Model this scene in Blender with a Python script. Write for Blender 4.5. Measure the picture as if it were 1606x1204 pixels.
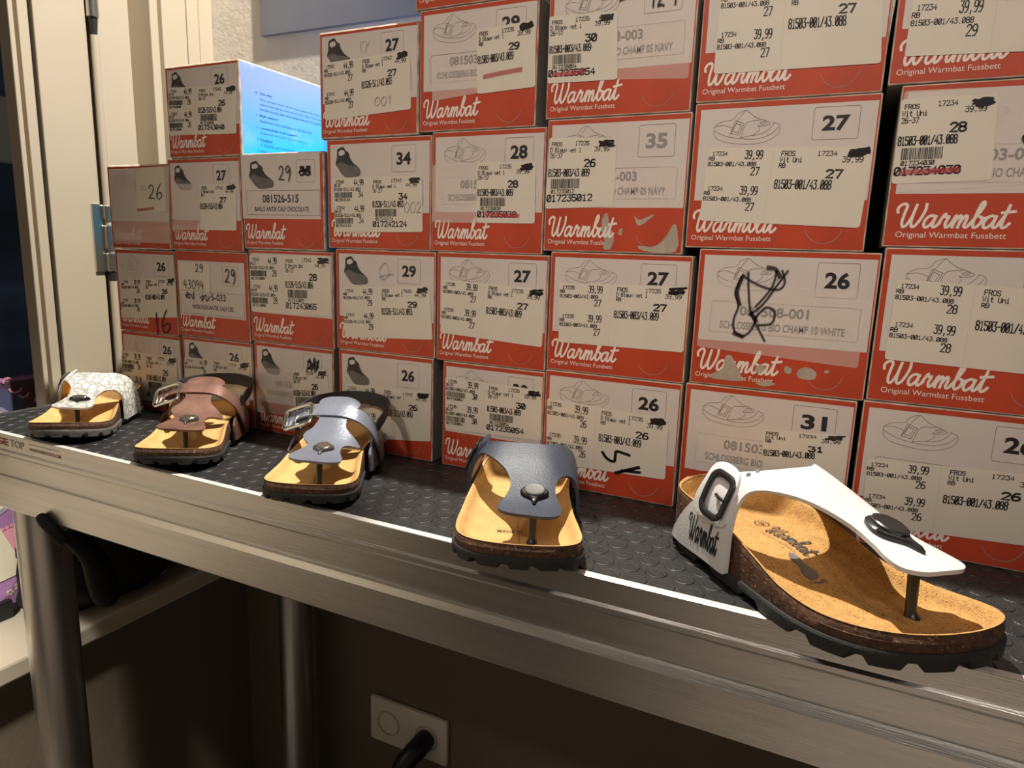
import bpy, bmesh, math, random
from mathutils import Vector, Matrix, noise
from mathutils.geometry import delaunay_2d_cdt, tessellate_polygon

for o in list(bpy.data.objects):
    bpy.data.objects.remove(o)
SC = bpy.context.scene
COL = SC.collection
random.seed(7)
R = math.radians
U = 0.56                      # metres per layout unit
ZT = 0.85                     # height of the table top
ZO = ZT + 0.372 * U           # height of the camera


def P(x, y, z):
    """layout units (origin under the camera, box fronts at y = 0) to metres"""
    return Vector((x * U, y * U, ZO + z * U))


# ------------------------------------------------------------------ camera
RM = [[0.898541, 0.437725, 0.031957], [0.110931, -0.156057, -0.981499], [-0.42464, 0.885462, -0.188781]]
cam = bpy.data.cameras.new('camera')
cam.sensor_fit = 'HORIZONTAL'
cam.sensor_width = 36.0
cam.lens = 1078.565 / 1606.0 * 36.0
cam.clip_start = 0.01
camo = bpy.data.objects.new('camera', cam)
COL.objects.link(camo)
rt, dn, fw = (Vector(r) for r in RM)
M = Matrix((rt, -dn, -fw)).transposed().to_4x4()
M.translation = P(0, -1, 0)
camo.matrix_world = M
SC.camera = camo

# ------------------------------------------------------------------ world, lamps, exposure
w = bpy.data.worlds.new('world')
SC.world = w
w.use_nodes = True
w.node_tree.nodes['Background'].inputs[0].default_value = (1.0, 0.86, 0.70, 1)
w.node_tree.nodes['Background'].inputs[1].default_value = 0.10


def spot(name, loc, target, watts, col, cone, blend, radius):
    l = bpy.data.lights.new(name, 'SPOT')
    l.energy = watts
    l.color = col
    l.spot_size = R(cone)
    l.spot_blend = blend
    l.shadow_soft_size = radius
    o = bpy.data.objects.new(name, l)
    COL.objects.link(o)
    o.location = loc
    o.rotation_euler = (Vector(target) - Vector(loc)).to_track_quat('-Z', 'Y').to_euler()
    return o


# two ceiling spots close to the wall wash down over the box stack and the sandals
spot('ceiling_or_fill_spot', (-0.22, 0.105, 2.20), (-0.64, -0.05, 0.85), 160, (1.0, 0.93, 0.82), 27, 0.35, 0.012)
spot('ceiling_or_fill_spot', (-0.42, 0.105, 2.20), (-0.02, -0.06, 0.85), 142, (1.0, 0.93, 0.82), 28, 0.35, 0.012)
# added fill spots behind the photographer, aimed at the upper part of the stack
for lx, tx_, en in ((-1.1, -0.62, 92), (-0.4, -0.30, 70), (0.4, -0.02, 44), (1.0, 0.26, 50)):
    spot('added_fill_spot', (lx, -1.8, 2.5), (tx_, 0.0, 1.22), en, (1.0, 0.86, 0.73), 26, 0.9, 0.12)
# added spot brightens the window frame; two more feed reflections in the rail
spot('ceiling_or_fill_spot', (0.0, 0.05, 2.60), (-0.98, 0.10, 1.38), 250, (1.0, 0.93, 0.82), 36, 0.8, 0.03)
spot('added_fill_spot', (-0.1, -1.3, 2.6), (-0.98, -0.68, 0.68), 520, (1.0, 0.92, 0.82), 32, 0.8, 0.08)  # added, lights the left wall that the rail mirrors
spot('ceiling_or_fill_spot', (0.5, -1.8, 2.6), (0.5, -1.8, 0.0), 700, (1.0, 0.92, 0.82), 50, 0.7, 0.05)  # added, a pool on the floor for the rail to mirror

SC.view_settings.view_transform = 'Standard'
SC.view_settings.look = 'None'
SC.view_settings.gamma = 1.0
SC.view_settings.exposure = 0.0
SC.view_settings.use_curve_mapping = False

# ------------------------------------------------------------------ materials
MATS = {}


def mat(name, col, rough=0.5, metal=0.0, spec=0.5, var=0.0, vscale=40.0, bump=0.0, bscale=200.0, stretch=None, alpha=1.0,
        speck=None):
    """speck = (colour, scale, threshold)"""
    m = bpy.data.materials.new(name)
    m.use_nodes = True
    nt = m.node_tree
    b = nt.nodes['Principled BSDF']
    b.inputs['Base Color'].default_value = (*col, 1)
    b.inputs['Roughness'].default_value = rough
    b.inputs['Metallic'].default_value = metal
    b.inputs['Specular IOR Level'].default_value = spec
    b.inputs['Alpha'].default_value = alpha
    tc = nt.nodes.new('ShaderNodeTexCoord')
    src = tc.outputs['Object']
    if stretch:
        mp = nt.nodes.new('ShaderNodeMapping')
        mp.inputs['Scale'].default_value = stretch
        nt.links.new(src, mp.inputs['Vector'])
        src = mp.outputs['Vector']
    colout = None
    if var:
        n = nt.nodes.new('ShaderNodeTexNoise')
        n.inputs['Scale'].default_value = vscale
        n.inputs['Detail'].default_value = 5
        nt.links.new(src, n.inputs['Vector'])
        r = nt.nodes.new('ShaderNodeValToRGB')
        r.color_ramp.elements[0].position = 0.3
        r.color_ramp.elements[1].position = 0.7
        r.color_ramp.elements[0].color = (*[c * (1 - var) for c in col], 1)
        r.color_ramp.elements[1].color = (*[min(1, c * (1 + var)) for c in col], 1)
        nt.links.new(n.outputs['Fac'], r.inputs['Fac'])
        colout = r.outputs['Color']
    if speck:
        n = nt.nodes.new('ShaderNodeTexNoise')
        n.inputs['Scale'].default_value = speck[1]
        n.inputs['Detail'].default_value = 3
        nt.links.new(src, n.inputs['Vector'])
        r = nt.nodes.new('ShaderNodeValToRGB')
        r.color_ramp.elements[0].position = speck[2]
        r.color_ramp.elements[1].position = speck[2] + 0.08
        r.color_ramp.elements[0].color = (0, 0, 0, 1)
        r.color_ramp.elements[1].color = (1, 1, 1, 1)
        nt.links.new(n.outputs['Fac'], r.inputs['Fac'])
        mx = nt.nodes.new('ShaderNodeMix')
        mx.data_type = 'RGBA'
        nt.links.new(r.outputs['Color'], mx.inputs[0])
        mx.inputs[6].default_value = (*col, 1)
        if colout:
            nt.links.new(colout, mx.inputs[6])
        mx.inputs[7].default_value = (*speck[0], 1)
        colout = mx.outputs[2]
    if colout:
        nt.links.new(colout, b.inputs['Base Color'])
    if bump:
        n = nt.nodes.new('ShaderNodeTexNoise')
        n.inputs['Scale'].default_value = bscale
        n.inputs['Detail'].default_value = 4
        nt.links.new(src, n.inputs['Vector'])
        bp = nt.nodes.new('ShaderNodeBump')
        bp.inputs['Strength'].default_value = bump
        bp.inputs['Distance'].default_value = 0.002
        nt.links.new(n.outputs['Fac'], bp.inputs['Height'])
        nt.links.new(bp.outputs['Normal'], b.inputs['Normal'])
    MATS[name] = m
    return m


mat('carton_red', (0.46, 0.052, 0.018), 0.45, var=0.10, vscale=25)
mat('label_paper', (0.62, 0.565, 0.535), 0.55, var=0.03, vscale=30)
mat('sticker_paper', (0.68, 0.63, 0.545), 0.5, var=0.02, vscale=30)
mat('ink_black', (0.012, 0.012, 0.014), 0.5)
mat('ink_soft', (0.05, 0.047, 0.045), 0.6)
mat('ink_grey', (0.27, 0.25, 0.24), 0.6)
mat('ink_pale', (0.40, 0.37, 0.35), 0.6)
mat('ink_line', (0.16, 0.145, 0.14), 0.6)
mat('pencil', (0.26, 0.25, 0.26), 0.6)
mat('marker_black', (0.010, 0.009, 0.010), 0.35)
mat('marker_grey', (0.035, 0.032, 0.035), 0.35, alpha=0.85)
mat('marker_red', (0.50, 0.04, 0.05), 0.5, alpha=0.55)
mat('print_white', (0.80, 0.72, 0.66), 0.5)
mat('worn_edge', (0.50, 0.40, 0.32), 0.8, var=0.35, vscale=90)
mat('kraft', (0.30, 0.25, 0.20), 0.85, var=0.15, vscale=60)
mat('torn_card', (0.40, 0.345, 0.28), 0.9, var=0.12, vscale=120)
mat('frosted_film', (0.92, 0.85, 0.79), 0.45, alpha=0.38)
mat('frosted_clear', (0.93, 0.86, 0.80), 0.45, alpha=0.28)
mat('side_grey', (0.30, 0.265, 0.235), 0.7, var=0.10, vscale=15)
mat('photo_dark', (0.035, 0.034, 0.035), 0.6, var=0.3, vscale=90)
mat('photo_grey', (0.13, 0.125, 0.12), 0.6, var=0.2, vscale=90)
# blue sky print on the long sides of some cartons
m = mat('sky_print', (0.10, 0.42, 0.9), 0.35)
nt = m.node_tree
b = nt.nodes['Principled BSDF']
tc = nt.nodes.new('ShaderNodeTexCoord')
sp = nt.nodes.new('ShaderNodeSeparateXYZ')
nt.links.new(tc.outputs['Generated'], sp.inputs[0])
mm = nt.nodes.new('ShaderNodeMath')
mm.operation = 'MULTIPLY_ADD'
nt.links.new(sp.outputs['Y'], mm.inputs[0])
mm.inputs[1].default_value = -0.5
nt.links.new(sp.outputs['Z'], mm.inputs[2])
rp = nt.nodes.new('ShaderNodeValToRGB')
rp.color_ramp.elements[0].position = -0.0
rp.color_ramp.elements[0].color = (0.01, 0.44, 0.95, 1)
rp.color_ramp.elements[1].position = 0.75
rp.color_ramp.elements[1].color = (0.25, 0.36, 0.74, 1)
nt.links.new(mm.outputs[0], rp.inputs['Fac'])
nz = nt.nodes.new('ShaderNodeTexNoise')
nz.inputs['Scale'].default_value = 18
nz.inputs['Detail'].default_value = 6
nt.links.new(tc.outputs['Object'], nz.inputs['Vector'])
r2 = nt.nodes.new('ShaderNodeValToRGB')
r2.color_ramp.elements[0].position = 0.60
r2.color_ramp.elements[1].position = 0.80
nt.links.new(nz.outputs['Fac'], r2.inputs['Fac'])
m2 = nt.nodes.new('ShaderNodeMath')
m2.operation = 'MULTIPLY'
nt.links.new(r2.outputs['Color'], m2.inputs[0])
nt.links.new(sp.outputs['Z'], m2.inputs[1])
mx = nt.nodes.new('ShaderNodeMix')
mx.data_type = 'RGBA'
nt.links.new(m2.outputs[0], mx.inputs[0])
nt.links.new(rp.outputs['Color'], mx.inputs[6])
mx.inputs[7].default_value = (0.75, 0.8, 0.9, 1)
nt.links.new(mx.outputs[2], b.inputs['Base Color'])
mat('sky_ink', (0.03, 0.10, 0.30), 0.5)

mat('aluminium', (0.62, 0.615, 0.60), 0.30, 1.0, var=0.06, vscale=8, bump=0.12, bscale=60, stretch=(0.6, 25, 25))
mat('aluminium_lit', (0.80, 0.78, 0.74), 0.45, 0.35)  # paler than the rail, the lit edge is put into the colour
mat('aluminium_tube', (0.54, 0.53, 0.51), 0.33, 1.0, var=0.08, vscale=8, bump=0.06, bscale=40, stretch=(25, 25, 0.6))
mat('rubber_mat', (0.018, 0.018, 0.019), 0.42, var=0.3, vscale=60, bump=0.25, bscale=900, speck=((0.07, 0.07, 0.07), 700, 0.62))
mat('black_plastic', (0.014, 0.014, 0.015), 0.32)
mat('black_matte', (0.004, 0.004, 0.004), 0.7, spec=0.2)
mat('outsole_rubber', (0.022, 0.022, 0.022), 0.75, var=0.2, vscale=90, bump=0.3, bscale=500)
mat('outsole_grey', (0.11, 0.108, 0.10), 0.75, var=0.2, vscale=90, bump=0.3, bscale=500)
mat('cork', (0.080, 0.036, 0.018), 0.75, var=0.5, vscale=220, bump=0.4, bscale=500, speck=((0.30, 0.16, 0.08), 420, 0.62))
mat('suede', (0.60, 0.375, 0.15), 0.9, spec=0.15, var=0.10, vscale=70, bump=0.25, bscale=700)
mat('suede_cork', (0.56, 0.32, 0.115), 0.9, spec=0.15, var=0.14, vscale=160, bump=0.4, bscale=900, speck=((0.24, 0.11, 0.03), 1100, 0.57))
mat('leather_white', (0.68, 0.68, 0.69), 0.42, bump=0.15, bscale=900)
mat('leather_navy', (0.040, 0.052, 0.078), 0.42, bump=0.22, bscale=1000, var=0.12, vscale=60)
mat('leather_pewter', (0.20, 0.22, 0.28), 0.33, metal=0.3, bump=0.15, bscale=400, var=0.10, vscale=60)
mat('leather_brown', (0.20, 0.105, 0.080), 0.30, metal=0.25, var=0.35, vscale=45, bump=0.12, bscale=300)
mat('leather_shaded', (0.030, 0.028, 0.028), 0.6)  # heel straps, their shade put into the dark colour
mat('lining_pale', (0.42, 0.36, 0.34), 0.85)
mat('lining_brown', (0.10, 0.05, 0.035), 0.8)
mat('metal_silver', (0.68, 0.68, 0.62), 0.22, 1.0)
mat('metal_dark', (0.16, 0.16, 0.15), 0.3, 0.8)
mat('stud_grey', (0.15, 0.15, 0.145), 0.5)
# white leather with a silver crackle of small cells
m = mat('leather_crackle', (0.8, 0.79, 0.74), 0.4)
nt = m.node_tree
b = nt.nodes['Principled BSDF']
tc = nt.nodes.new('ShaderNodeTexCoord')
vo = nt.nodes.new('ShaderNodeTexVoronoi')
vo.feature = 'DISTANCE_TO_EDGE'
vo.inputs['Scale'].default_value = 130
nt.links.new(tc.outputs['Object'], vo.inputs['Vector'])
rp = nt.nodes.new('ShaderNodeValToRGB')
rp.color_ramp.elements[0].position = 0.07
rp.color_ramp.elements[0].color = (0.33, 0.33, 0.31, 1)
rp.color_ramp.elements[1].position = 0.15
rp.color_ramp.elements[1].color = (0.66, 0.65, 0.60, 1)
nt.links.new(vo.outputs['Distance'], rp.inputs['Fac'])
nt.links.new(rp.outputs['Color'], b.inputs['Base Color'])

mat('cream_paint', (0.49, 0.42, 0.315), 0.45, var=0.03, vscale=6)
mat('cream_sill', (0.62, 0.55, 0.43), 0.5, var=0.04, vscale=6)
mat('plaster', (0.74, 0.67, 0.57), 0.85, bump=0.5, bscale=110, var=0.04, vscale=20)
mat('wall_shaded', (0.15, 0.12, 0.085), 0.8, bump=0.3, bscale=70)  # dark tone carries the shade under table and sill
mat('board_grey', (0.20, 0.21, 0.245), 0.5, var=0.10, vscale=3, stretch=(3, 3, 0.3))
mat('floor_dark', (0.16, 0.13, 0.105), 0.45, var=0.2, vscale=5, stretch=(1, 8, 1))
mat('ceiling_paint', (0.6, 0.55, 0.48), 0.9)
mat('steel', (0.58, 0.57, 0.53), 0.28, 1.0)
mat('near_black', (0.02, 0.022, 0.022), 0.5)  # near-black for groove shade in the frame, also holes and finials
mat('socket_white', (0.70, 0.66, 0.58), 0.35)
mat('socket_shade', (0.50, 0.46, 0.40), 0.5)
mat('cloth_black', (0.006, 0.006, 0.007), 0.85)
mat('card_purple', (0.38, 0.20, 0.42), 0.4, var=0.15, vscale=12)
mat('print_mauve', (0.085, 0.050, 0.075), 0.45, var=0.3, vscale=30)
mat('print_blue', (0.08, 0.09, 0.17), 0.45, var=0.15, vscale=20)
mat('print_pink', (0.72, 0.30, 0.38), 0.45)
mat('print_cream', (0.72, 0.68, 0.52), 0.45, var=0.06, vscale=20)
mat('print_lilac', (0.32, 0.29, 0.42), 0.45)
mat('tray_black', (0.012, 0.014, 0.015), 0.4)
mat('tag_red', (0.22, 0.03, 0.03), 0.5)
mat('tag_faint', (0.26, 0.235, 0.21), 0.5)
mat('street_wall', (0.09, 0.13, 0.27), 0.8, var=0.6, vscale=2, stretch=(0.3, 0.3, 4))
mat('street_pale', (0.8, 0.75, 0.7), 0.8)
# window glass, seen into the night
m = bpy.data.materials.new('window_glass')
m.use_nodes = True
nt = m.node_tree
nt.nodes.remove(nt.nodes['Principled BSDF'])
gl = nt.nodes.new('ShaderNodeBsdfGlossy')
gl.inputs['Roughness'].default_value = 0.03
tr = nt.nodes.new('ShaderNodeBsdfTransparent')
tr.inputs['Color'].default_value = (0.85, 0.9, 0.92, 1)
fr = nt.nodes.new('ShaderNodeFresnel')
fr.inputs['IOR'].default_value = 1.5
mx = nt.nodes.new('ShaderNodeMixShader')
nt.links.new(fr.outputs[0], mx.inputs[0])
nt.links.new(tr.outputs[0], mx.inputs[1])
nt.links.new(gl.outputs[0], mx.inputs[2])
nt.links.new(mx.outputs[0], nt.nodes['Material Output'].inputs[0])
MATS['window_glass'] = m


# ------------------------------------------------------------------ mesh helpers
class MB:
    """collects geometry for ONE mesh object with several material slots"""

    def __init__(self):
        self.v, self.f, self.mi, self.sm, self.mats = [], [], [], [], []

    def slot(self, m):
        if m not in self.mats:
            self.mats.append(m)
        return self.mats.index(m)

    def add(self, verts, faces, m, smooth=False):
        n = len(self.v)
        self.v += [tuple(p) for p in verts]
        i = self.slot(m)
        for f in faces:
            self.f.append([n + k for k in f])
            self.mi.append(i)
            self.sm.append(smooth)

    def box(self, a, b, m, bev=0.0, seg=2, mapper=None):
        bm = bmesh.new()
        bmesh.ops.create_cube(bm, size=1)
        for v in bm.verts:
            v.co = Vector(((a[0] + b[0]) / 2 + v.co.x * (b[0] - a[0]), (a[1] + b[1]) / 2 + v.co.y * (b[1] - a[1]),
                           (a[2] + b[2]) / 2 + v.co.z * (b[2] - a[2])))
        if bev:
            bmesh.ops.bevel(bm, geom=list(bm.edges), offset=bev, segments=seg, affect='EDGES', profile=0.5)
        self.bm(bm, m, mapper=mapper)

    def bm(self, bm, m, smooth=False, mapper=None):
        bm.verts.index_update()
        vs = [v.co.copy() for v in bm.verts]
        if mapper:
            vs = [mapper(v) for v in vs]
        self.add(vs, [[v.index for v in f.verts] for f in bm.faces], m, smooth)
        bm.free()

    def tube(self, pts, rad, m, seg=12, cap=True, closed=False, smooth=True, flat=1.0, up=None):
        pts = [Vector(p) for p in pts]
        n = len(pts)
        rads = rad if isinstance(rad, (list, tuple)) else [rad] * n
        vs, fs = [], []
        prev = None
        for i, p in enumerate(pts):
            if closed:
                t = (pts[(i + 1) % n] - pts[i - 1]).normalized()
            else:
                t = (pts[min(i + 1, n - 1)] - pts[max(i - 1, 0)]).normalized()
            if up is not None:
                a = Vector(up) - t * t.dot(Vector(up))
            elif prev is None:
                a = t.orthogonal()
            else:
                a = prev - t * t.dot(prev)
            a.normalize()
            prev = a
            bb = t.cross(a)
            for k in range(seg):
                an = 2 * math.pi * k / seg
                vs.append(p + a * math.cos(an) * rads[i] * flat + bb * math.sin(an) * rads[i])
        rings = n if closed else n - 1
        for i in range(rings):
            j = (i + 1) % n
            for k in range(seg):
                fs.append([i * seg + k, i * seg + (k + 1) % seg, j * seg + (k + 1) % seg, j * seg + k])
        if cap and not closed:
            fs.append(list(range(seg))[::-1])
            fs.append([(n - 1) * seg + k for k in range(seg)])
        self.add(vs, fs, m, smooth)

    def rings(self, rings, m, closed=True, cap0=False, cap1=False, smooth=True):
        """list of equally long point loops joined by quads"""
        n = len(rings[0])
        vs = [p for r in rings for p in r]
        fs = []
        for i in range(len(rings) - 1):
            for k in range(n if closed else n - 1):
                k2 = (k + 1) % n
                fs.append([i * n + k, i * n + k2, (i + 1) * n + k2, (i + 1) * n + k])
        if cap0:
            fs.append(list(range(n))[::-1])
        if cap1:
            fs.append([(len(rings) - 1) * n + k for k in range(n)])
        self.add(vs, fs, m, smooth)

    def prism(self, poly, y0, y1, m, axis='y', smooth=False):
        """extrude a 2D polygon (a, b) along an axis"""
        def pt(a, b, t):
            return {'y': (a, t, b), 'x': (t, a, b), 'z': (a, b, t)}[axis]
        n = len(poly)
        vs = [pt(a, b, y0) for a, b in poly] + [pt(a, b, y1) for a, b in poly]
        fs = [[k, (k + 1) % n, n + (k + 1) % n, n + k] for k in range(n)]
        self.add(vs, fs, m, smooth)
        tri = tessellate_polygon([[Vector((a, b, 0)) for a, b in poly]])
        self.add(vs[:n], [list(t) for t in tri], m)
        self.add(vs[n:], [list(t)[::-1] for t in tri], m)

    def build(self, name, parent=None, sharp=35, loc=None):
        me = bpy.data.meshes.new(name)
        me.from_pydata(self.v, [], self.f)
        for m in self.mats:
            me.materials.append(MATS[m])
        me.polygons.foreach_set('material_index', self.mi)
        me.polygons.foreach_set('use_smooth', self.sm)
        me.update()
        if any(self.sm) and sharp:
            me.set_sharp_from_angle(angle=R(sharp))
        o = bpy.data.objects.new(name, me)
        COL.objects.link(o)
        if parent:
            o.parent = parent
        if loc:
            o.location = loc
        return o


def tag(o, label=None, cat=None, group=None, kind=None):
    if label:
        o['label'] = label
    if cat:
        o['category'] = cat
    if group:
        o['group'] = group
    if kind:
        o['kind'] = kind
    return o


def thing(name, label, cat, loc=(0, 0, 0), group=None, rz=0.0):
    o = bpy.data.objects.new(name, None)
    COL.objects.link(o)
    o.empty_display_size = 0.05
    o.location = loc
    o.rotation_euler = (0, 0, rz)
    return tag(o, label, cat, group)


def catmull(pts, n=6, closed=False):
    pts = [Vector(p) for p in pts]
    N = len(pts)
    out = []
    for i in range(N if closed else N - 1):
        if closed:
            a, b, c, d = pts[i - 1], pts[i], pts[(i + 1) % N], pts[(i + 2) % N]
        else:
            a, b, c, d = pts[max(i - 1, 0)], pts[i], pts[i + 1], pts[min(i + 2, N - 1)]
        for k in range(n):
            t = k / n
            out.append(0.5 * ((2 * b) + (c - a) * t + (2 * a - 5 * b + 4 * c - d) * t * t + (3 * b - a - 3 * c + d) * t ** 3))
    if not closed:
        out.append(pts[-1])
    return out


# ------------------------------------------------------------------ writing
def ribbon(pts, wd):
    """flat stroke of width wd along 2D points -> verts2d, faces"""
    pts = [Vector((p[0], p[1])) for p in pts]
    q = [pts[0]]
    for p in pts[1:]:
        if (p - q[-1]).length > 1e-7:
            q.append(p)
    if len(q) < 2:
        q.append(q[0] + Vector((wd * 0.5, 0)))
    n = len(q)
    vs, fs = [], []
    for i, p in enumerate(q):
        d0 = (q[i] - q[i - 1]).normalized() if i else (q[1] - q[0]).normalized()
        d1 = (q[i + 1] - q[i]).normalized() if i < n - 1 else d0
        t = d0 + d1
        if t.length < 0.3:
            t = d0
        t.normalize()
        nn = Vector((-t.y, t.x))
        k = min(1.6, 1 / max(0.4, abs(nn.dot(Vector((-d0.y, d0.x))))))
        e = p
        if i == 0:
            e = p - d0 * wd * 0.4
        if i == n - 1:
            e = p + d0 * wd * 0.4
        vs += [e + nn * wd * 0.5 * k, e - nn * wd * 0.5 * k]
    for i in range(n - 1):
        fs.append([2 * i, 2 * i + 1, 2 * i + 3, 2 * i + 2])
    return vs, fs


GL = {
    '0': [[(0, 1), (0, 5), (1, 6), (3, 6), (4, 5), (4, 1), (3, 0), (1, 0), (0, 1)], [(0.7, 1), (3.3, 5)]],
    'O': [[(0, 1), (0, 5), (1, 6), (3, 6), (4, 5), (4, 1), (3, 0), (1, 0), (0, 1)]],
    '1': [[(0.8, 5), (2, 6), (2, 0)], [(0.8, 0), (3.2, 0)]],
    '2': [[(0, 5), (1, 6), (3, 6), (4, 5), (4, 4), (0, 0), (4, 0)]],
    '3': [[(0, 6), (4, 6), (2, 3.6), (3, 3.6), (4, 2.6), (4, 1), (3, 0), (1, 0), (0, 1)]],
    '4': [[(3, 0), (3, 6), (0, 2), (4, 2)]],
    '5': [[(4, 6), (0, 6), (0, 3.5), (3, 3.5), (4, 2.5), (4, 1), (3, 0), (1, 0), (0, 1)]],
    '6': [[(3.5, 6), (1.5, 6), (0, 4), (0, 1), (1, 0), (3, 0), (4, 1), (4, 2.4), (3, 3.4), (1, 3.4), (0, 2.4)]],
    '7': [[(0, 6), (4, 6), (1.5, 0)]],
    '8': [[(1, 3.2), (0, 4.2), (0, 5), (1, 6), (3, 6), (4, 5), (4, 4.2), (3, 3.2), (1, 3.2), (0, 2.2), (0, 1), (1, 0), (3, 0), (4, 1), (4, 2.2), (3, 3.2)]],
    '9': [[(0.5, 0), (2.5, 0), (4, 2), (4, 5), (3, 6), (1, 6), (0, 5), (0, 3.6), (1, 2.6), (3, 2.6), (4, 3.6)]],
    '-': [[(0.5, 3), (3.5, 3)]], '/': [[(0, 0), (4, 6)]], '.': [[(1.7, 0.2), (2.3, 0.2)]], ',': [[(2.2, 0.6), (1.6, -1)]],
    'F': [[(0, 0), (0, 6), (4, 6)], [(0, 3.2), (3, 3.2)]],
    'R': [[(0, 0), (0, 6), (3, 6), (4, 5), (4, 4), (3, 3), (0, 3)], [(2, 3), (4, 0)]],
    'S': [[(4, 5), (3, 6), (1, 6), (0, 5), (0, 4), (1, 3.2), (3, 2.8), (4, 2), (4, 1), (3, 0), (1, 0), (0, 1)]],
    'B': [[(0, 0), (0, 6), (3, 6), (4, 5), (4, 4), (3, 3.2), (0, 3.2)], [(3, 3.2), (4, 2.2), (4, 1), (3, 0), (0, 0)]],
    'D': [[(0, 0), (0, 6), (2.5, 6), (4, 4.5), (4, 1.5), (2.5, 0), (0, 0)]],
    'W': [[(0, 6), (0.7, 0), (2, 3.5), (3.3, 0), (4, 6)]],
    'U': [[(0, 6), (0, 1), (1, 0), (3, 0), (4, 1), (4, 6)]],
    'l': [[(1, 6), (2, 6), (2, 0)], [(1, 0), (3, 0)]], 'i': [[(1, 4), (2, 4), (2, 0)], [(1, 0), (3, 0)], [(2, 5.6), (2, 6)]],
    'a': [[(0.5, 4), (3, 4), (4, 3), (4, 0), (1, 0), (0, 1), (1, 2.2), (4, 2.2)]],
    'u': [[(0, 4), (0, 1), (1, 0), (3, 0), (4, 1)], [(4, 4), (4, 0)]],
    'w': [[(0, 4), (0.8, 0), (2, 3), (3.2, 0), (4, 4)]], 'v': [[(0, 4), (2, 0), (4, 4)]],
    'e': [[(0, 2.2), (4, 2.2), (4, 3), (3, 4), (1, 4), (0, 3), (0, 1), (1, 0), (3.5, 0)]],
    't': [[(1.5, 6), (1.5, 1), (2.5, 0), (3.5, 0)], [(0.3, 4), (3.3, 4)]],
    'n': [[(0, 0), (0, 4)], [(0, 3), (1, 4), (3, 4), (4, 3), (4, 0)]],
    'r': [[(0.5, 0), (0.5, 4)], [(0.5, 2.6), (2, 4), (3.5, 4)]],
    ' ': [],
}


def dot_text(s, rect, wd, bold=1.0):
    """printed label-printer text fitted to rect (x0, z0, x1, z1) -> verts2d, faces"""
    x0, z0, x1, z1 = rect
    sx = (x1 - x0) / (len(s) * 5.4 - 1.4)
    sz = (z1 - z0) / 6
    V, F = [], []
    for i, ch in enumerate(s):
        for st in GL.get(ch, []):
            v, f = ribbon([(x0 + (i * 5.4 + a) * sx, z0 + b_ * sz) for a, b_ in st], wd * bold)
            n = len(V)
            V += v
            F += [[n + k for k in q] for q in f]
    return V, F


TXT = {}


def font_mesh(s, bold=0.0):
    key = (s, bold)
    if key in TXT:
        return TXT[key]
    cu = bpy.data.curves.new('text', 'FONT')
    cu.body = s
    cu.offset = bold
    cu.resolution_u = 3
    ob = bpy.data.objects.new('text', cu)
    COL.objects.link(ob)
    dg = bpy.context.evaluated_depsgraph_get()
    me = bpy.data.meshes.new_from_object(ob.evaluated_get(dg))
    V = [Vector((v.co.x, v.co.y)) for v in me.vertices]
    F = [list(p.vertices) for p in me.polygons]
    bpy.data.objects.remove(ob)
    bpy.data.curves.remove(cu)
    bpy.data.meshes.remove(me)
    x0 = min(v.x for v in V)
    x1 = max(v.x for v in V)
    y0 = min(v.y for v in V)
    y1 = max(v.y for v in V)
    V = [Vector(((v.x - x0) / (x1 - x0), (v.y - y0) / (y1 - y0))) for v in V]
    TXT[key] = (V, F)
    return V, F


def sans(s, rect, bold=0.0):
    V, F = font_mesh(s, bold)
    x0, z0, x1, z1 = rect
    return [Vector((x0 + v.x * (x1 - x0), z0 + v.y * (z1 - z0))) for v in V], F


A_ = [[(0.36, .42), (.25, .5), (.1, .44), (.02, .25), (.06, .05), (.18, .02), (.32, .2), (.38, .48)],
      [(.38, .48), (.36, .15), (.42, .02), (.52, .08), (.6, .2)]]
LOGO = [[(-.12, .62), (-.17, .78), (-.08, .94), (.08, .97), (.16, .85), (.15, .55), (.17, .2), (.26, .02), (.38, .1), (.47, .4), (.5, .75), (.51, .94)],
        [(.51, .94), (.5, .5), (.53, .18), (.62, .02), (.75, .12), (.86, .45), (.9, .75), (.87, .97)]]
LOGO += [[(x + 1.0, y) for x, y in s] for s in A_]
LOGO += [[(1.56, .14), (1.66, .5), (1.72, .56)], [(1.66, .5), (1.78, .43), (1.86, .45), (1.82, .2), (1.87, .03), (1.97, .06), (2.07, .28)],
         [(2.04, .2), (2.12, .5), (2.12, .02)], [(2.12, .2), (2.22, .46), (2.31, .48), (2.33, .3), (2.32, .02)],
         [(2.33, .2), (2.43, .46), (2.52, .48), (2.54, .3), (2.52, .1), (2.59, .02), (2.69, .1), (2.76, .28)],
         [(2.70, .15), (2.86, .5), (2.98, .88), (2.94, 1.06), (2.86, .97), (2.82, .6), (2.82, .2), (2.9, .02), (3.02, .08), (3.09, .26), (3.05, .43), (2.97, .46)],
         [(3.05, .43), (3.13, .40), (3.22, .42)]]
LOGO += [[(x + 3.18, y) for x, y in s] for s in A_]
LOGO += [[(3.72, .15), (3.86, .6), (3.88, .92)], [(3.88, .92), (3.84, .3), (3.88, .04), (4.0, .05), (4.1, .2)], [(3.70, .62), (4.14, .68)]]


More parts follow.
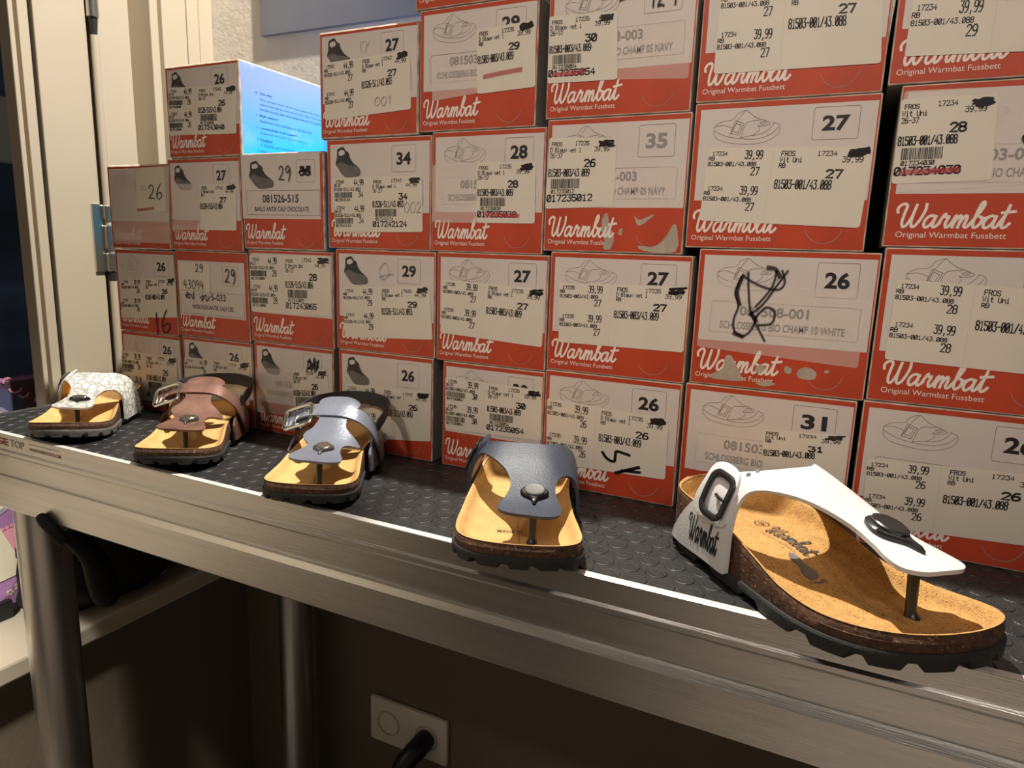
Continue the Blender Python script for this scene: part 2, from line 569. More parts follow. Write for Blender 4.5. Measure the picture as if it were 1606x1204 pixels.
def logo(rect, thick=0.115):
    """the script word of the cartons fitted to rect"""
    x0, z0, x1, z1 = rect
    V, F = [], []
    for st in LOGO:
        pts = catmull([(a + b_ * 0.22, b_, 0) for a, b_ in st], 5)
        v, f = ribbon([(p.x, p.y) for p in pts], thick)
        n = len(V)
        V += v
        F += [[n + k for k in q] for q in f]
    lo, hi = -0.1, 4.35
    return [Vector((x0 + (p.x - lo) / (hi - lo) * (x1 - x0), z0 + p.y * (z1 - z0))) for p in V], F


# ------------------------------------------------------------------ the setting
def ubox(mb, a, b, m, bev=0.0):
    """box in layout units"""
    p, q = P(*a), P(*b)
    mb.box((min(p.x, q.x), min(p.y, q.y), min(p.z, q.z)), (max(p.x, q.x), max(p.y, q.y), max(p.z, q.z)), m, bev)


def struct(name, mb, **k):
    o = mb.build(name, **k)
    o['kind'] = 'structure'
    return o


ZF = -ZO / U                  # floor level in layout units
ZC = (2.75 - ZO) / U          # ceiling level
YB = 0.56                     # back wall
mb = MB()
ubox(mb, (-2.1, -6.5, ZF - 0.1), (4.2, YB, ZF), 'floor_dark')
struct('floor', mb)
mb = MB()
ubox(mb, (-2.1, -6.5, ZC), (4.2, YB, ZC + 0.1), 'ceiling_paint')
struct('ceiling', mb)
mb = MB()
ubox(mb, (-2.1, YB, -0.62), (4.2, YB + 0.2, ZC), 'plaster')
ubox(mb, (-2.1, YB, ZF), (4.2, YB + 0.2, -0.62), 'wall_shaded')  # lower wall, under-table shade put into its colour
struct('wall_back', mb)
mb = MB()
ubox(mb, (-2.1, -6.5, ZF), (-1.72, YB, -1.032), 'wall_shaded')      # below the sill
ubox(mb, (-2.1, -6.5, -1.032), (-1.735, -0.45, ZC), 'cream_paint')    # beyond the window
ubox(mb, (-2.1, -0.45, 1.7), (-1.74, YB, ZC), 'wall_shaded')         # above it
struct('wall_left', mb)
mb = MB()
ubox(mb, (-2.1, -0.45, -1.030), (-1.66, YB, -0.98), 'cream_sill', 0.004)
struct('trim_1', mb)

# window frame with its sash, seen in a row of upright strips
fr = MB()
zb, zt = -0.98, 1.7
for y0, y1, x0, x1, mt in [
        (-0.008, 0.003, -1.79, -1.747, 'cream_paint'),
        (0.003, 0.0175, -1.79, -1.772, 'cream_paint'),
        (0.0175, 0.0405, -1.79, -1.757, 'cream_paint'),
        (0.0405, 0.0475, -1.79, -1.766, 'near_black'),  # groove shade put in as a near-black strip
        (0.0475, 0.172, -1.79, -1.750, 'cream_paint'),
        (0.172, 0.184, -1.79, -1.775, 'near_black'),  # hinge gap, its shade put in as near-black
        (0.184, 0.288, -1.84, -1.750, 'cream_paint'),
        (0.352, 0.372, -1.84, -1.752, 'cream_paint'),
        (0.372, 0.392, -1.84, -1.772, 'cream_paint'),
        (0.392, 0.470, -1.84, -1.757, 'cream_paint'),
        (0.472, 0.512, -1.84, -1.756, 'cream_paint'),
        (0.514, YB, -1.84, -1.757, 'cream_paint')]:
    ubox(fr, (x0, y0, zb), (x1, y1, zt), mt, 0.0012)
ubox(fr, (-1.84, -0.45, 1.6), (-1.76, -0.008, 1.7), 'cream_paint', 0.001)
ubox(fr, (-1.84, -0.45, zb), (-1.76, -0.40, 1.6), 'cream_paint', 0.001)
fr.prism([(P(-1.750, 0, 0).x, P(0, 0.288, 0).y), (P(-1.842, 0, 0).x, P(0, 0.353, 0).y), (P(-1.842, 0, 0).x, P(0, 0.288, 0).y)], P(0, 0, zb).z, P(0, 0, zt).z, 'cream_paint', axis='z')
win = struct('window_1', fr)
mb = MB()
ubox(mb, (-2.052, -0.45, zb), (-2.046, YB, 1.7), 'window_glass')
mb.build('glass_pane', win)
# hinge rod on the sash: rod, knuckles, finial
mb = MB()
hy = 0.176


def hp(z, dx=0.0):
    return P(-1.740 + dx, hy + 0.008, z)


mb.tube([hp(-0.9), hp(0.49)], 0.0052, 'cream_paint', 14)
mb.tube([hp(0.545), hp(0.60), hp(0.98)], 0.0075, 'steel', 16)
mb.tube([hp(0.53), hp(0.531), hp(0.578), hp(0.579)], [0.006, 0.0078, 0.0078, 0.006], 'steel', 16)
mb.tube([hp(0.462), hp(0.50), hp(0.53)], [0.001, 0.0045, 0.0060], 'near_black', 14)
for z0, z1 in ((0.045, 0.085), (-0.03, 0.035), (-0.085, -0.035)):
    mb.tube([hp(z0), hp(z0 + 0.004), hp(z1 - 0.004), hp(z1)], [0.0055, 0.0080, 0.0080, 0.0055], 'steel', 16)
ubox(mb, (-1.749, hy - 0.03, -0.085), (-1.744, hy + 0.03, 0.085), 'steel')
mb.tube([hp(-0.17), hp(-0.13), hp(-0.085)], [0.001, 0.0045, 0.0060], 'near_black', 14)
mb.build('hinge_rod', win)['label'] = 'metal hinge rod of the window sash'

# the street outside, dark at night
mb = MB()
ubox(mb, (-4.2, -2.5, -4.0), (-3.6, 3.0, 3.0), 'street_wall')
ubox(mb, (-3.6, -2.5, 0.33), (-3.5, 1.3, 0.61), 'street_pale')
struct('wall_street', mb)

# grey board high on the back wall
mb = MB()
ubox(mb, (-1.556, YB - 0.014, 0.568), (-0.72, YB - 0.001, 1.35), 'board_grey', 0.001)
tag(mb.build('wall_board'), 'plain bluish grey board hung on the pale plaster wall above the shoe boxes', 'board')

# double wall socket and the plug in its right half
sx0, sx1, sz0, sz1 = -1.192, -0.915, -1.508, -1.360
t = thing('wall_socket', 'white double wall socket low on the wall under the table', 'socket', P((sx0 + sx1) / 2, YB, (sz0 + sz1) / 2))
c = P((sx0 + sx1) / 2, YB, (sz0 + sz1) / 2)
hw, hh = (sx1 - sx0) / 2 * U, (sz1 - sz0) / 2 * U
mb = MB()
mb.box((-hw, -0.010, -hh), (hw, -0.0005, hh), 'socket_white', 0.003)
mb.build('cover_plate', t)
for s in (-1, 1):
    mb = MB()
    n = 28
    r0, r1 = 0.0205, 0.0185
    rr = []
    for r_, yy in ((0.0225, -0.0102), (0.0220, -0.0118), (r0, -0.0118), (r1, -0.004), (0.0005, -0.004)):
        rr.append([(s * hw * 0.5 + r_ * math.cos(2 * math.pi * k / n), yy, r_ * math.sin(2 * math.pi * k / n)) for k in range(n)])
    mb.rings(rr, 'socket_shade', cap1=True)
    for dx in (-0.0095, 0.0095):
        mb.tube([(s * hw * 0.5 + dx, -0.0045, 0.002), (s * hw * 0.5 + dx, -0.0040, 0.002)], 0.0028, 'near_black', 10)
    mb.build('socket_well', t)
t2 = thing('power_plug', 'black round power plug pushed into the right half of the wall socket', 'plug', c + Vector((hw * 0.5, -0.0125, 0)))
mb = MB()
mb.tube([(0, 0, 0), (0, -0.004, 0), (-0.004, -0.022, -0.006), (-0.014, -0.040, -0.020), (-0.022, -0.050, -0.032), (-0.026, -0.055, -0.040)],
        [0.0165, 0.0175, 0.0175, 0.0165, 0.012, 0.0075], 'black_plastic', 20)
mb.build('plug_body', t2)
mb = MB()
mb.tube(catmull([(-0.024, -0.052, -0.036), (-0.032, -0.062, -0.056), (-0.04, -0.062, -0.12), (-0.05, -0.03, -0.22), (-0.06, 0.002, -0.262)], 6),
        0.0038, 'black_plastic', 10)
mb.build('cable', t2)

# ------------------------------------------------------------------ the aluminium table
XL, XR, YF, YK, ZTU = -1.59, 1.05, -0.277, 0.50, -0.372
tb = thing('display_table', 'long aluminium stage table with black studded rubber top along the wall', 'table', P((XL + XR) / 2, 0.1, ZF))
o0 = tb.location


def tp(x, y, z):
    return P(x, y, z) - o0


def tbox(mb, a, b, m, bev=0.0):
    p, q = tp(*a), tp(*b)
    mb.box((min(p.x, q.x), min(p.y, q.y), min(p.z, q.z)), (max(p.x, q.x), max(p.y, q.y), max(p.z, q.z)), m, bev)


mb = MB()
tbox(mb, (XL + 0.006, YF + 0.0115, ZTU - 0.04), (XR - 0.006, YK, ZTU - 0.0012), 'rubber_mat')
pitch = 0.0185 / U            # stud spacing
row = 0
y = YF + 0.020
nst = 20
while y < 0.06:
    x = XL + 0.016 + (pitch / 2 if row % 2 else 0)
    while x < 0.62:
        c = tp(x, y, ZTU)
        r0 = 0.0077
        rg = []
        for rr, dz in ((1.0, -0.0011), (0.95, -0.0003), (0.88, 0.0), (0.80, -0.0002), (0.4, 0.0001)):
            rg.append([(c.x + r0 * rr * math.cos(2 * math.pi * k / nst), c.y + r0 * rr * math.sin(2 * math.pi * k / nst), c.z + dz) for k in range(nst)])
        mb.rings(rg, 'rubber_mat', cap1=True)
        x += pitch
    y += pitch * 0.866
    row += 1
mb.build('rubber_top', tb, sharp=0)['label'] = 'black rubber top with round studs'


def extr(mb, prof, x0, x1, m, smooth=False):
    """extrude a (y, z) profile, layout units, along x"""
    a = [tuple(tp(x0, y, z)) for y, z in prof]
    b = [tuple(tp(x1, y, z)) for y, z in prof]
    n = len(prof)
    mb.add(a + b, [[k, (k + 1) % n, n + (k + 1) % n, n + k] for k in range(n)], m, smooth)
    tri = tessellate_polygon([[Vector((y, z, 0)) for y, z in prof]])
    mb.add(a, [list(t) for t in tri], m)
    mb.add(b, [list(t)[::-1] for t in tri], m)


T = ZTU
mb = MB()
extr(mb, [(YF, T - 0.001), (YF + 0.0008, T - 0.0006), (YF + 0.0055, T - 0.0006), (YF + 0.0055, T - 0.088), (YF + 0.010, T - 0.088), (YF + 0.0135, T - 0.080), (YF + 0.0135, T - 0.068),
          (YF + 0.0085, T - 0.054), (YF + 0.0040, T - 0.0445), (YF + 0.0015, T - 0.0435), (YF - 0.0035, T - 0.0395), (YF - 0.0035, T - 0.0335), (YF - 0.001, T - 0.0310),
          (YF, T - 0.0300)], XL, XR, 'aluminium')
mb.build('front_rail', tb)
mb = MB()
tbox(mb, (XL, YF + 0.0006, T - 0.0035), (XR, YF + 0.0112, T), 'aluminium_lit', 0.0004)
mb.build('rail_lip', tb)['label'] = 'top edge of the front rail, its colour lightened as if lit'
mb = MB()
extr(mb, [(YF + 0.009, T - 0.0850), (YF + 0.0005, T - 0.0870), (YF - 0.004, T - 0.0960), (YF - 0.004, T - 0.1500), (YF - 0.001, T - 0.1530), (YF + 0.045, T - 0.1530), (YF + 0.045, T - 0.0890)],
     XL, XR, 'aluminium')
mb.build('lower_rail', tb)
mb = MB()
tbox(mb, (XL, YF + 0.006, T - 0.15), (XL + 0.0055, YK, T + 0.001), 'aluminium')
mb.build('end_rail', tb)
mb = MB()
tbox(mb, (XL + 0.02, YK - 0.03, T - 0.15), (XR - 0.02, YK, T - 0.042), 'aluminium')
mb.build('back_rail', tb)
for lx, ly in ((-1.455, -0.205), (0.85, -0.205), (-1.40, 0.45), (0.85, 0.45)):
    mb = MB()
    mb.tube([tp(lx, ly, T - 0.1535), tp(lx, ly, ZF + 0.02)], 0.027, 'aluminium_tube', 28)
    lg = mb.build('leg', tb)
    mb = MB()
    mb.tube([tp(lx, ly, ZF + 0.045), tp(lx, ly, ZF + 0.001)], 0.029, 'black_plastic', 24)
    mb.build('foot_cap', lg)
# black clamp knob at the head of the near left leg
mb = MB()
kx, ky, kz = -1.375, -0.235, T - 0.135
mb.tube(catmull([tp(-1.308, -0.289, T - 0.138), tp(-1.292, -0.289, T - 0.148), tp(-1.270, -0.286, T - 0.164), tp(-1.255, -0.278, T - 0.185)], 5),
        [0.0025, 0.0045, 0.0052, 0.0056, 0.0058] + [0.0062] * 11, 'black_matte', 14)
mb.tube(catmull([tp(-1.258, -0.27, T - 0.172), tp(-1.258, -0.23, T - 0.23), tp(-1.262, -0.21, T - 0.30), tp(-1.267, -0.20, T - 0.345)], 4),
        [0.007, 0.009, 0.010, 0.011, 0.012, 0.013, 0.014, 0.015, 0.015, 0.015, 0.014, 0.012, 0.008], 'black_matte', 16)
mb.build('leg_clamp', tb)['label'] = 'black clamp at the head of the leg'
# print on the front rail
mb = MB()


def rail_print(V, F, m):
    mb.add([tp(p.x, YF, 0) * 1 + Vector((0, -0.00025, p.y * U)) for p in V], F, m)


def on_rail(VF, m):
    V, F = VF
    mb.add([tp(p.x, YF - 0.0005, T + p.y) for p in V], F, m)


on_rail(sans('STAGE', (-1.506, -0.0225, -1.407, -0.0085), 0.03), 'tag_red')
on_rail(sans('TOP', (-1.401, -0.0225, -1.356, -0.0080), 0.02), 'tag_faint')
on_rail(sans('professional stage tops', (-1.340, -0.0105, -1.250, -0.0065)), 'tag_faint')
on_rail(sans('WWW.STAGEPRODUCTS.COM', (-1.340, -0.0215, -1.246, -0.0155), 0.02), 'tag_red')
mb.build('rail_lettering', tb)['label'] = 'dark red lettering on the rail'

# ------------------------------------------------------------------ on the window sill
t = thing('display_stand', 'purple cardboard display with pink foot print, standing on the window sill beside the table end', 'display', P(-1.90, -0.12, -0.979))
ob = t.location


def dp(y, z, dx=0.0):
    return P(-1.90 + dx, y, z) - ob


mb = MB()
prof = [(-0.30, -0.950), (-0.085, -0.955), (-0.045, -0.945), (-0.016, -0.912), (-0.008, -0.80), (0.066, -0.36), (-0.30, -0.353)]
mb.prism([(p[0] * U - ob.y, ZO + p[1] * U - ob.z) for p in prof], -0.010, 0.010, 'card_purple', axis='x')


def dpoly(pts, m, layer=1, smooth=True):
    pp = catmull([(a, b_, 0) for a, b_ in pts], 5, True) if smooth else [Vector((a, b_, 0)) for a, b_ in pts]
    tri = tessellate_polygon([pp])
    V = [Vector((0.010 + 0.0003 * layer, p.x * U - ob.y, ZO + p.y * U - ob.z)) for p in pp]
    mb.add(V, [list(x) for x in tri], m)


def circ(y, z, r, n=20):
    return [(y + r * math.cos(2 * math.pi * k / n), z + r * math.sin(2 * math.pi * k / n)) for k in range(n)]


dpoly([(-0.295, -0.356), (0.060, -0.365), (0.040, -0.50), (-0.295, -0.50)], 'print_mauve', 1, False)
dpoly([(-0.295, -0.375), (-0.03, -0.378), (0.0, -0.398), (0.020, -0.425), (0.030, -0.455), (0.030, -0.50), (-0.295, -0.50)], 'print_blue', 2, False)
dpoly(circ(-0.13, -0.555, 0.158, 40), 'print_lilac', 3, False)
dpoly(circ(-0.13, -0.555, 0.146, 40), 'print_cream', 4, False)
for cy, cz, rr, a0 in ((-0.004, -0.380, 0.014, 190), (0.014, -0.398, 0.011, 200), (0.036, -0.436, 0.014, 190), (-0.020, -0.362, 0.010, 40), (0.050, -0.420, 0.009, 150)):
    pts = [(cy + rr * math.cos(R(a0 + k * 15)), cz + rr * 0.9 * math.sin(R(a0 + k * 15))) for k in range(11)]
    v, f = ribbon(pts, 0.0050)
    mb.add([Vector((0.0115, p.x * U - ob.y, ZO + p.y * U - ob.z)) for p in v], f, 'print_pink')
# pink foot with five toes, dots
dpoly([(-0.085, -0.760), (-0.060, -0.745), (-0.022, -0.748), (-0.018, -0.775), (-0.020, -0.80), (-0.010, -0.84), (-0.008, -0.875), (-0.03, -0.885), (-0.055, -0.86), (-0.065, -0.81), (-0.085, -0.78)], 'print_pink', 2)
for k in range(5):
    dpoly(circ(-0.070 + k * 0.0115, -0.741 + 0.002 * k, 0.0055 - 0.0004 * k, 12), 'print_pink', 2, False)
dpoly(circ(-0.034, -0.776, 0.010, 16), 'print_lilac', 3, False)
dpoly(circ(-0.021, -0.853, 0.009, 16), 'print_lilac', 3, False)
dpoly([(-0.295, -0.70), (-0.075, -0.735), (-0.028, -0.858), (-0.036, -0.872), (-0.295, -0.90)], 'print_cream', 4, False)
for fy, fz, fr_ in ((-0.046, -0.905, 0.013), (-0.068, -0.915, 0.010)):
    for k in range(5):
        a = R(72 * k)
        dpoly(circ(fy + fr_ * 0.6 * math.cos(a), fz + fr_ * 0.6 * math.sin(a), fr_ * 0.33, 10), 'print_cream', 3, False)
mb.build('printed_panel', t)
mb = MB()
a, b_ = P(-2.0, -0.32, -0.9795) - ob, P(-1.868, -0.070, -0.930) - ob
mb.box(a, b_, 'tray_black', 0.002)
mb.build('base_tray', t)['label'] = 'black base tray'

# black cloth bag lying in the sill corner behind the table leg
bm = bmesh.new()
bmesh.ops.create_icosphere(bm, subdivisions=4, radius=1)
for v in bm.verts:
    n = v.co.copy()
    k = 1 + 0.22 * noise.noise(n * 1.7 + Vector((3, 1, 2))) + 0.10 * noise.noise(n * 4.0)
    p = Vector((n.x * 0.052, n.y * 0.150, n.z * 0.095)) * k
    p.z *= 1.0 - 0.45 * max(0, n.y)
    p.z = max(p.z, -0.078)
    v.co = p
mb = MB()
mb.bm(bm, 'cloth_black', True)
bag = mb.build('cloth_bag', sharp=0)
bag.location = P(-1.772, 0.17, -0.98) + Vector((0, 0, 0.0785))
tag(bag, 'black cloth bag slumped on the window sill behind the table leg', 'bag')


# cartons: x0, x1, z0, z1 in metres from the camera axis; stickers: corners as fractions of the carton front
BOXR = {
 'A1':(-0.8154,-0.7084,-0.2083,-0.1122),
 'A2':(-0.8158,-0.7099,-0.1117,-0.0121),
 'A3':(-0.8194,-0.7140,-0.0116,0.0861),
 'B1':(-0.7050,-0.5920,-0.2083,-0.1099),
 'B2':(-0.7081,-0.5940,-0.1094,-0.0104),
 'B3':(-0.7121,-0.5994,-0.0099,0.0904),
 'B4':(-0.7082,-0.5956,0.0908,0.1883),
 'C1':(-0.5890,-0.4769,-0.2083,-0.1067),
 'C2':(-0.5919,-0.4753,-0.1063,-0.0066),
 'C3':(-0.5978,-0.4847,-0.0062,0.0930),
 'D1':(-0.4696,-0.3541,-0.2083,-0.1044),
 'D2':(-0.4716,-0.3524,-0.1040,-0.0026),
 'D3':(-0.4805,-0.3582,-0.0021,0.1025),
 'D4':(-0.4883,-0.3728,0.1030,0.2017),
 'E1':(-0.3427,-0.2363,-0.2083,-0.1049),
 'E2':(-0.3507,-0.2366,-0.1045,-0.0022),
 'E3':(-0.3575,-0.2439,-0.0018,0.1046),
 'E4':(-0.3713,-0.2548,0.1051,0.2084),
 'E5':(-0.3763,-0.2576,0.2089,0.3136),
 'F1':(-0.2353,-0.1136,-0.2083,-0.1022),
 'F2':(-0.2351,-0.1131,-0.1017,0.0014),
 'F3':(-0.2428,-0.1224,0.0019,0.1098),
 'F4':(-0.2455,-0.1245,0.1102,0.2149),
 'G1':(-0.1109,0.0153,-0.2083,-0.1003),
 'G2':(-0.1086,0.0187,-0.0998,0.0074),
 'G3':(-0.1205,0.0066,0.0078,0.1153),
 'G4':(-0.1207,0.0055,0.1157,0.2204),
 'H1':(0.0190,0.1445,-0.2083,-0.0987),
 'H2':(0.0202,0.1467,-0.0983,0.0116),
 'H3':(0.0174,0.1439,0.0120,0.1191),
 'H4':(0.0084,0.1350,0.1196,0.2243),
}
QUAD = {
 'B4':[(0.046, 0.771), (0.97, 0.736), (0.944, 0.235), (0.021, 0.256)],
 'B3':[(0.455, 0.72), (0.951, 0.718), (0.925, 0.228), (0.421, 0.226)],
 'B3o':[(0.039, 0.731), (0.458, 0.725), (0.424, 0.226), (0.02, 0.219)],
 'A3o':[(0.065, 0.951), (1.05, 0.972), (0.985, 0.082), (0.032, 0.083)],
 'A3':[(0.5, 0.958), (1.023, 0.972), (0.999, 0.45), (0.483, 0.422)],
 'D4':[(0.053, 0.713), (0.917, 0.749), (0.933, 0.232), (0.058, 0.179)],
 'D3':[(0.064, 0.653), (0.919, 0.659), (0.93, 0.168), (0.073, 0.151)],
 'E4o':[(0.114, 0.563), (0.507, 0.577), (0.513, 0.292), (0.118, 0.254)],
 'E4':[(0.502, 0.792), (0.977, 0.81), (0.993, 0.306), (0.513, 0.283)],
 'E3o':[(0.006, 0.728), (0.418, 0.743), (0.43, 0.247), (0.011, 0.249)],
 'E3':[(0.414, 0.743), (0.923, 0.735), (0.933, 0.248), (0.426, 0.247)],
 'F4':[(0.003, 0.761), (0.481, 0.746), (0.507, 0.259), (0.007, 0.269)],
 'F4o':[(0.485, 0.627), (0.968, 0.628), (0.974, 0.227), (0.501, 0.259)],
 'F3':[(0.017, 0.866), (0.511, 0.844), (0.509, 0.344), (0.006, 0.327)],
 'G4':[(0.1, 0.761), (0.937, 0.699), (0.978, 0.177), (0.092, 0.19)],
 'G3':[(0.1, 0.694), (1.01, 0.665), (0.998, 0.15), (0.085, 0.194)],
 'H4':[(0.069, 0.577), (0.827, 0.498), (0.833, 0.127), (0.062, 0.168)],
 'H3':[(-0.012, 0.915), (0.439, 0.919), (0.466, 0.413), (0.0, 0.397)],
 'H3o':[(0.013, 0.964), (0.607, 0.953), (0.641, 0.388), (0.037, 0.341)],
 'A2':[(0.092, 0.638), (1.006, 0.692), (0.995, 0.226), (0.04, 0.155)],
 'B2':[(0.05, 0.856), (0.491, 0.874), (0.484, 0.525), (0.039, 0.497)],
 'C2':[(0.004, 0.938), (0.974, 0.984), (0.981, 0.346), (0.016, 0.314)],
 'D2':[(0.073, 0.625), (0.947, 0.677), (0.982, 0.18), (0.088, 0.124)],
 'E2':[(0.063, 0.751), (0.977, 0.717), (0.97, 0.212), (0.039, 0.26)],
 'F2':[(0.075, 0.744), (0.986, 0.763), (0.985, 0.25), (0.088, 0.243)],
 'G2o':[(0.046, 0.781), (0.955, 0.734), (0.95, 0.222), (0.029, 0.279)],
 'H2':[(0.076, 0.803), (0.837, 0.765), (0.849, 0.259), (0.067, 0.281)],
 'A1':[(-0.009, 0.73), (0.932, 0.745), (0.918, 0.12), (-0.035, 0.101)],
 'B1':[(0.019, 0.727), (0.963, 0.782), (0.938, 0.27), (-0.02, 0.183)],
 'C1':[(0.492, 0.738), (0.925, 0.788), (0.965, 0.273), (0.502, 0.227)],
 'C1o':[(0.005, 0.706), (0.492, 0.738), (0.502, 0.227), (0.01, 0.203)],
 'D1':[(0.078, 0.654), (0.98, 0.676), (0.985, 0.201), (0.094, 0.096)],
 'E1':[(0.062, 0.853), (0.991, 0.835), (1.011, 0.379), (0.059, 0.355)],
 'F1':[(0.021, 0.757), (0.927, 0.712), (0.932, 0.217), (0.03, 0.191)],
 'G1o':[(0.082, 0.701), (0.492, 0.72), (0.52, 0.371), (0.101, 0.328)],
 'G1':[(0.492, 0.72), (1.0, 0.76), (1.011, 0.409), (0.521, 0.355)],
 'H1':[(0.008, 0.586), (0.949, 0.662), (0.93, 0.185), (0.084, 0.132)],
}


# ------------------------------------------------------------------ shoe boxes
DEP = 0.306
LAY = 0.00014


class Face:
    """drawing on the front of one carton: fractions (a across, b up) -> local metres"""

    def __init__(self, w, h):
        self.w, self.h = w, h

    def put(self, mb, VF, m, layer):
        V, F = VF
        # pale strokes that cross are kept a hair apart
        e = 2e-7 if m == 'print_white' else 0.0
        mb.add([(p.x, -DEP / 2 - LAY * layer - e * i, p.y) for i, p in enumerate(V)], F, m)

    def xy(self, a, b):
        return ((a - 0.5) * self.w, b * self.h)

    def rect(self, a0, b0, a1, b1):
        return (*self.xy(a0, b0), *self.xy(a1, b1))


class Quad(Face):
    """drawing on a sticker whose corners TL, TR, BR, BL are given on a carton face"""

    def __init__(self, face, q):
        self.c = [Vector(face.xy(*p)) for p in q]

    def m(self, a, b):
        tl, tr, br, bl = self.c
        return tl * (1 - a) * (1 - b) + tr * a * (1 - b) + br * a * b + bl * (1 - a) * b

    def warp(self, VF):
        V, F = VF
        return [self.m(p.x, 1 - p.y) for p in V], F

    def width(self):
        return (self.c[1] - self.c[0]).length

    def height(self):
        return (self.c[3] - self.c[0]).length

    def text(self, mb, s, a0, b0, a1, b1, layer, wd=0.00056, m='ink_black'):
        # stroke first in metres so the line weight stays even, then onto the quad
        W, H = self.width(), self.height()
        V, F = dot_text(s, (a0 * W, (1 - b1) * H, a1 * W, (1 - b0) * H), wd)
        self.put(mb, self.warp(([Vector((p.x / W, p.y / H)) for p in V], F)), m, layer)

    def stroke(self, mb, pts, wd, m, layer, smooth=True):
        W, H = self.width(), self.height()
        pp = [(a * W, (1 - b) * H, 0) for a, b in pts]
        if smooth and len(pp) > 2:
            pp = [(p.x, p.y) for p in catmull(pp, 4)]
        V, F = ribbon(pp, wd)
        self.put(mb, self.warp(([Vector((p.x / W, p.y / H)) for p in V], F)), m, layer)

    def rects(self, mb, rs, m, layer):
        V, F = [], []
        for a0, b0, a1, b1 in rs:
            n = len(V)
            V += [self.m(a0, b0), self.m(a1, b0), self.m(a1, b1), self.m(a0, b1)]
            F.append([n, n + 1, n + 2, n + 3])
        self.put(mb, (V, F), m, layer)

    def sheet(self, mb, m, layer, r=0.03):
        """the sticker itself: a rounded, very thin sheet"""
        W, H = self.width(), self.height()
        rr = 0.0022
        pts = []
        for cx, cy, a0 in ((1, 0, -90), (1, 1, 0), (0, 1, 90), (0, 0, 180)):
            for k in range(5):
                an = R(a0 + 22.5 * k)
                x = (cx * W + (rr if cx == 0 else -rr)) + rr * math.cos(an)
                y = (cy * H + (rr if cy == 0 else -rr)) + rr * math.sin(an)
                pts.append((x / W, y / H))
        P2 = [self.m(a, b) for a, b in pts]
        n = len(P2)
        y0, y1 = -DEP / 2 - LAY * (layer - 0.7), -DEP / 2 - LAY * layer
        vs = [(p.x, y1, p.y) for p in P2] + [(p.x, y0, p.y) for p in P2]
        fs = [list(range(n))] + [[k, (k + 1) % n, n + (k + 1) % n, n + k] for k in range(n)]
        mb.add(vs, fs, m)


def rrect(a0, b0, a1, b1, r, n=4):
    pts = []
    for cx, cy, an0 in ((a1 - r, b1 - r, 0), (a0 + r, b1 - r, 90), (a0 + r, b0 + r, 180), (a1 - r, b0 + r, 270)):
        for k in range(n + 1):
            an = R(an0 + 90 * k / n)
            pts.append((cx + r * math.cos(an), cy + r * math.sin(an)))
    return pts + [pts[0]]


# line drawing of a thong sandal and dark picture of a sling-back, unit square
DRAW = [
    [(0, .56), (.02, .31), (.17, .14), (.53, .05), (.81, .11), (.98, .31), (1, .53), (.91, .62)],
    [(0, .47), (.17, .31), (.39, .22), (.67, .19), (.88, .31), (.98, .5)],
    [(0, .56), (.1, .69), (.28, .75), (.35, .91), (.47, .99), (.53, .91), (.63, .78), (.77, .69), (.85, .61), (.82, .56), (.74, .53), (.67, .56)],
    [(0, .56), (.14, .60), (.28, .52)],
    [(.47, .99), (.39, .81), (.33, .62), (.25, .31)],
    [(.70, .70), (.60, .69), (.49, .62), (.42, .22)],
    [(.67, .56), (.70, .44), (.60, .30), (.42, .24)],
    [(.91, .62), (.85, .45), (.74, .33), (.60, .28)],
    [(.70, .63), (.76, .67), (.80, .62), (.74, .57), (.70, .63)],
    [(.74, .62), (.77, .62)]]
BUCK = [[(.32, .72), (.46, .62), (.39, .31), (.26, .37), (.32, .72)], [(.34, .64), (.42, .58), (.37, .38), (.29, .42), (.34, .64)]]
SIL = [(.07, .91), (.2, .98), (.33, 1), (.4, .89), (.54, .79), (.58, .64), (.72, .45), (.9, .32), (.98, .22), (.98, .06), (.8, 0), (.36, 0), (.07, .33), (0, .45), (.05, .64)]
SOLE = [(0.02, .42), (.2, .5), (.45, .42), (.75, .36), (.9, .30), (.98, .20), (.98, .06), (.8, 0), (.36, 0), (.07, .33)]
HOLE = [(.13, .85), (.31, .90), (.37, .77), (.17, .71)]
RND = random.Random(3)


def barcode(q, mb, a0, b0, a1, b1, layer):
    rs, a = [], a0
    W = a1 - a0
    while a < a1:
        wd = W * RND.choice((0.012, 0.012, 0.022, 0.030))
        rs.append((a, b0, min(a1, a + wd), b1))
        a += wd + W * RND.choice((0.011, 0.011, 0.02))
    q.rects(mb, rs, 'ink_black', layer)


def scribble(q, mb, a0, b0, a1, b1, layer, m='marker_black'):
    """price struck out with a fat marker"""
    H = q.height()
    n = 6
    for k in range(n):
        f = (k + 0.5) / n
        l_, r_ = RND.uniform(0.0, 0.22), RND.uniform(0.0, 0.22)
        pts = []
        for i in range(5):
            u = i / 4
            pts.append((a0 + (a1 - a0) * (l_ + u * (1 - l_ - r_)), b0 + (b1 - b0) * (f + RND.uniform(-0.16, 0.16) - 0.22 * (u - 0.5))))
        q.stroke(mb, pts, H * (b1 - b0) * RND.uniform(0.26, 0.40), m, layer + 0.02 * k)


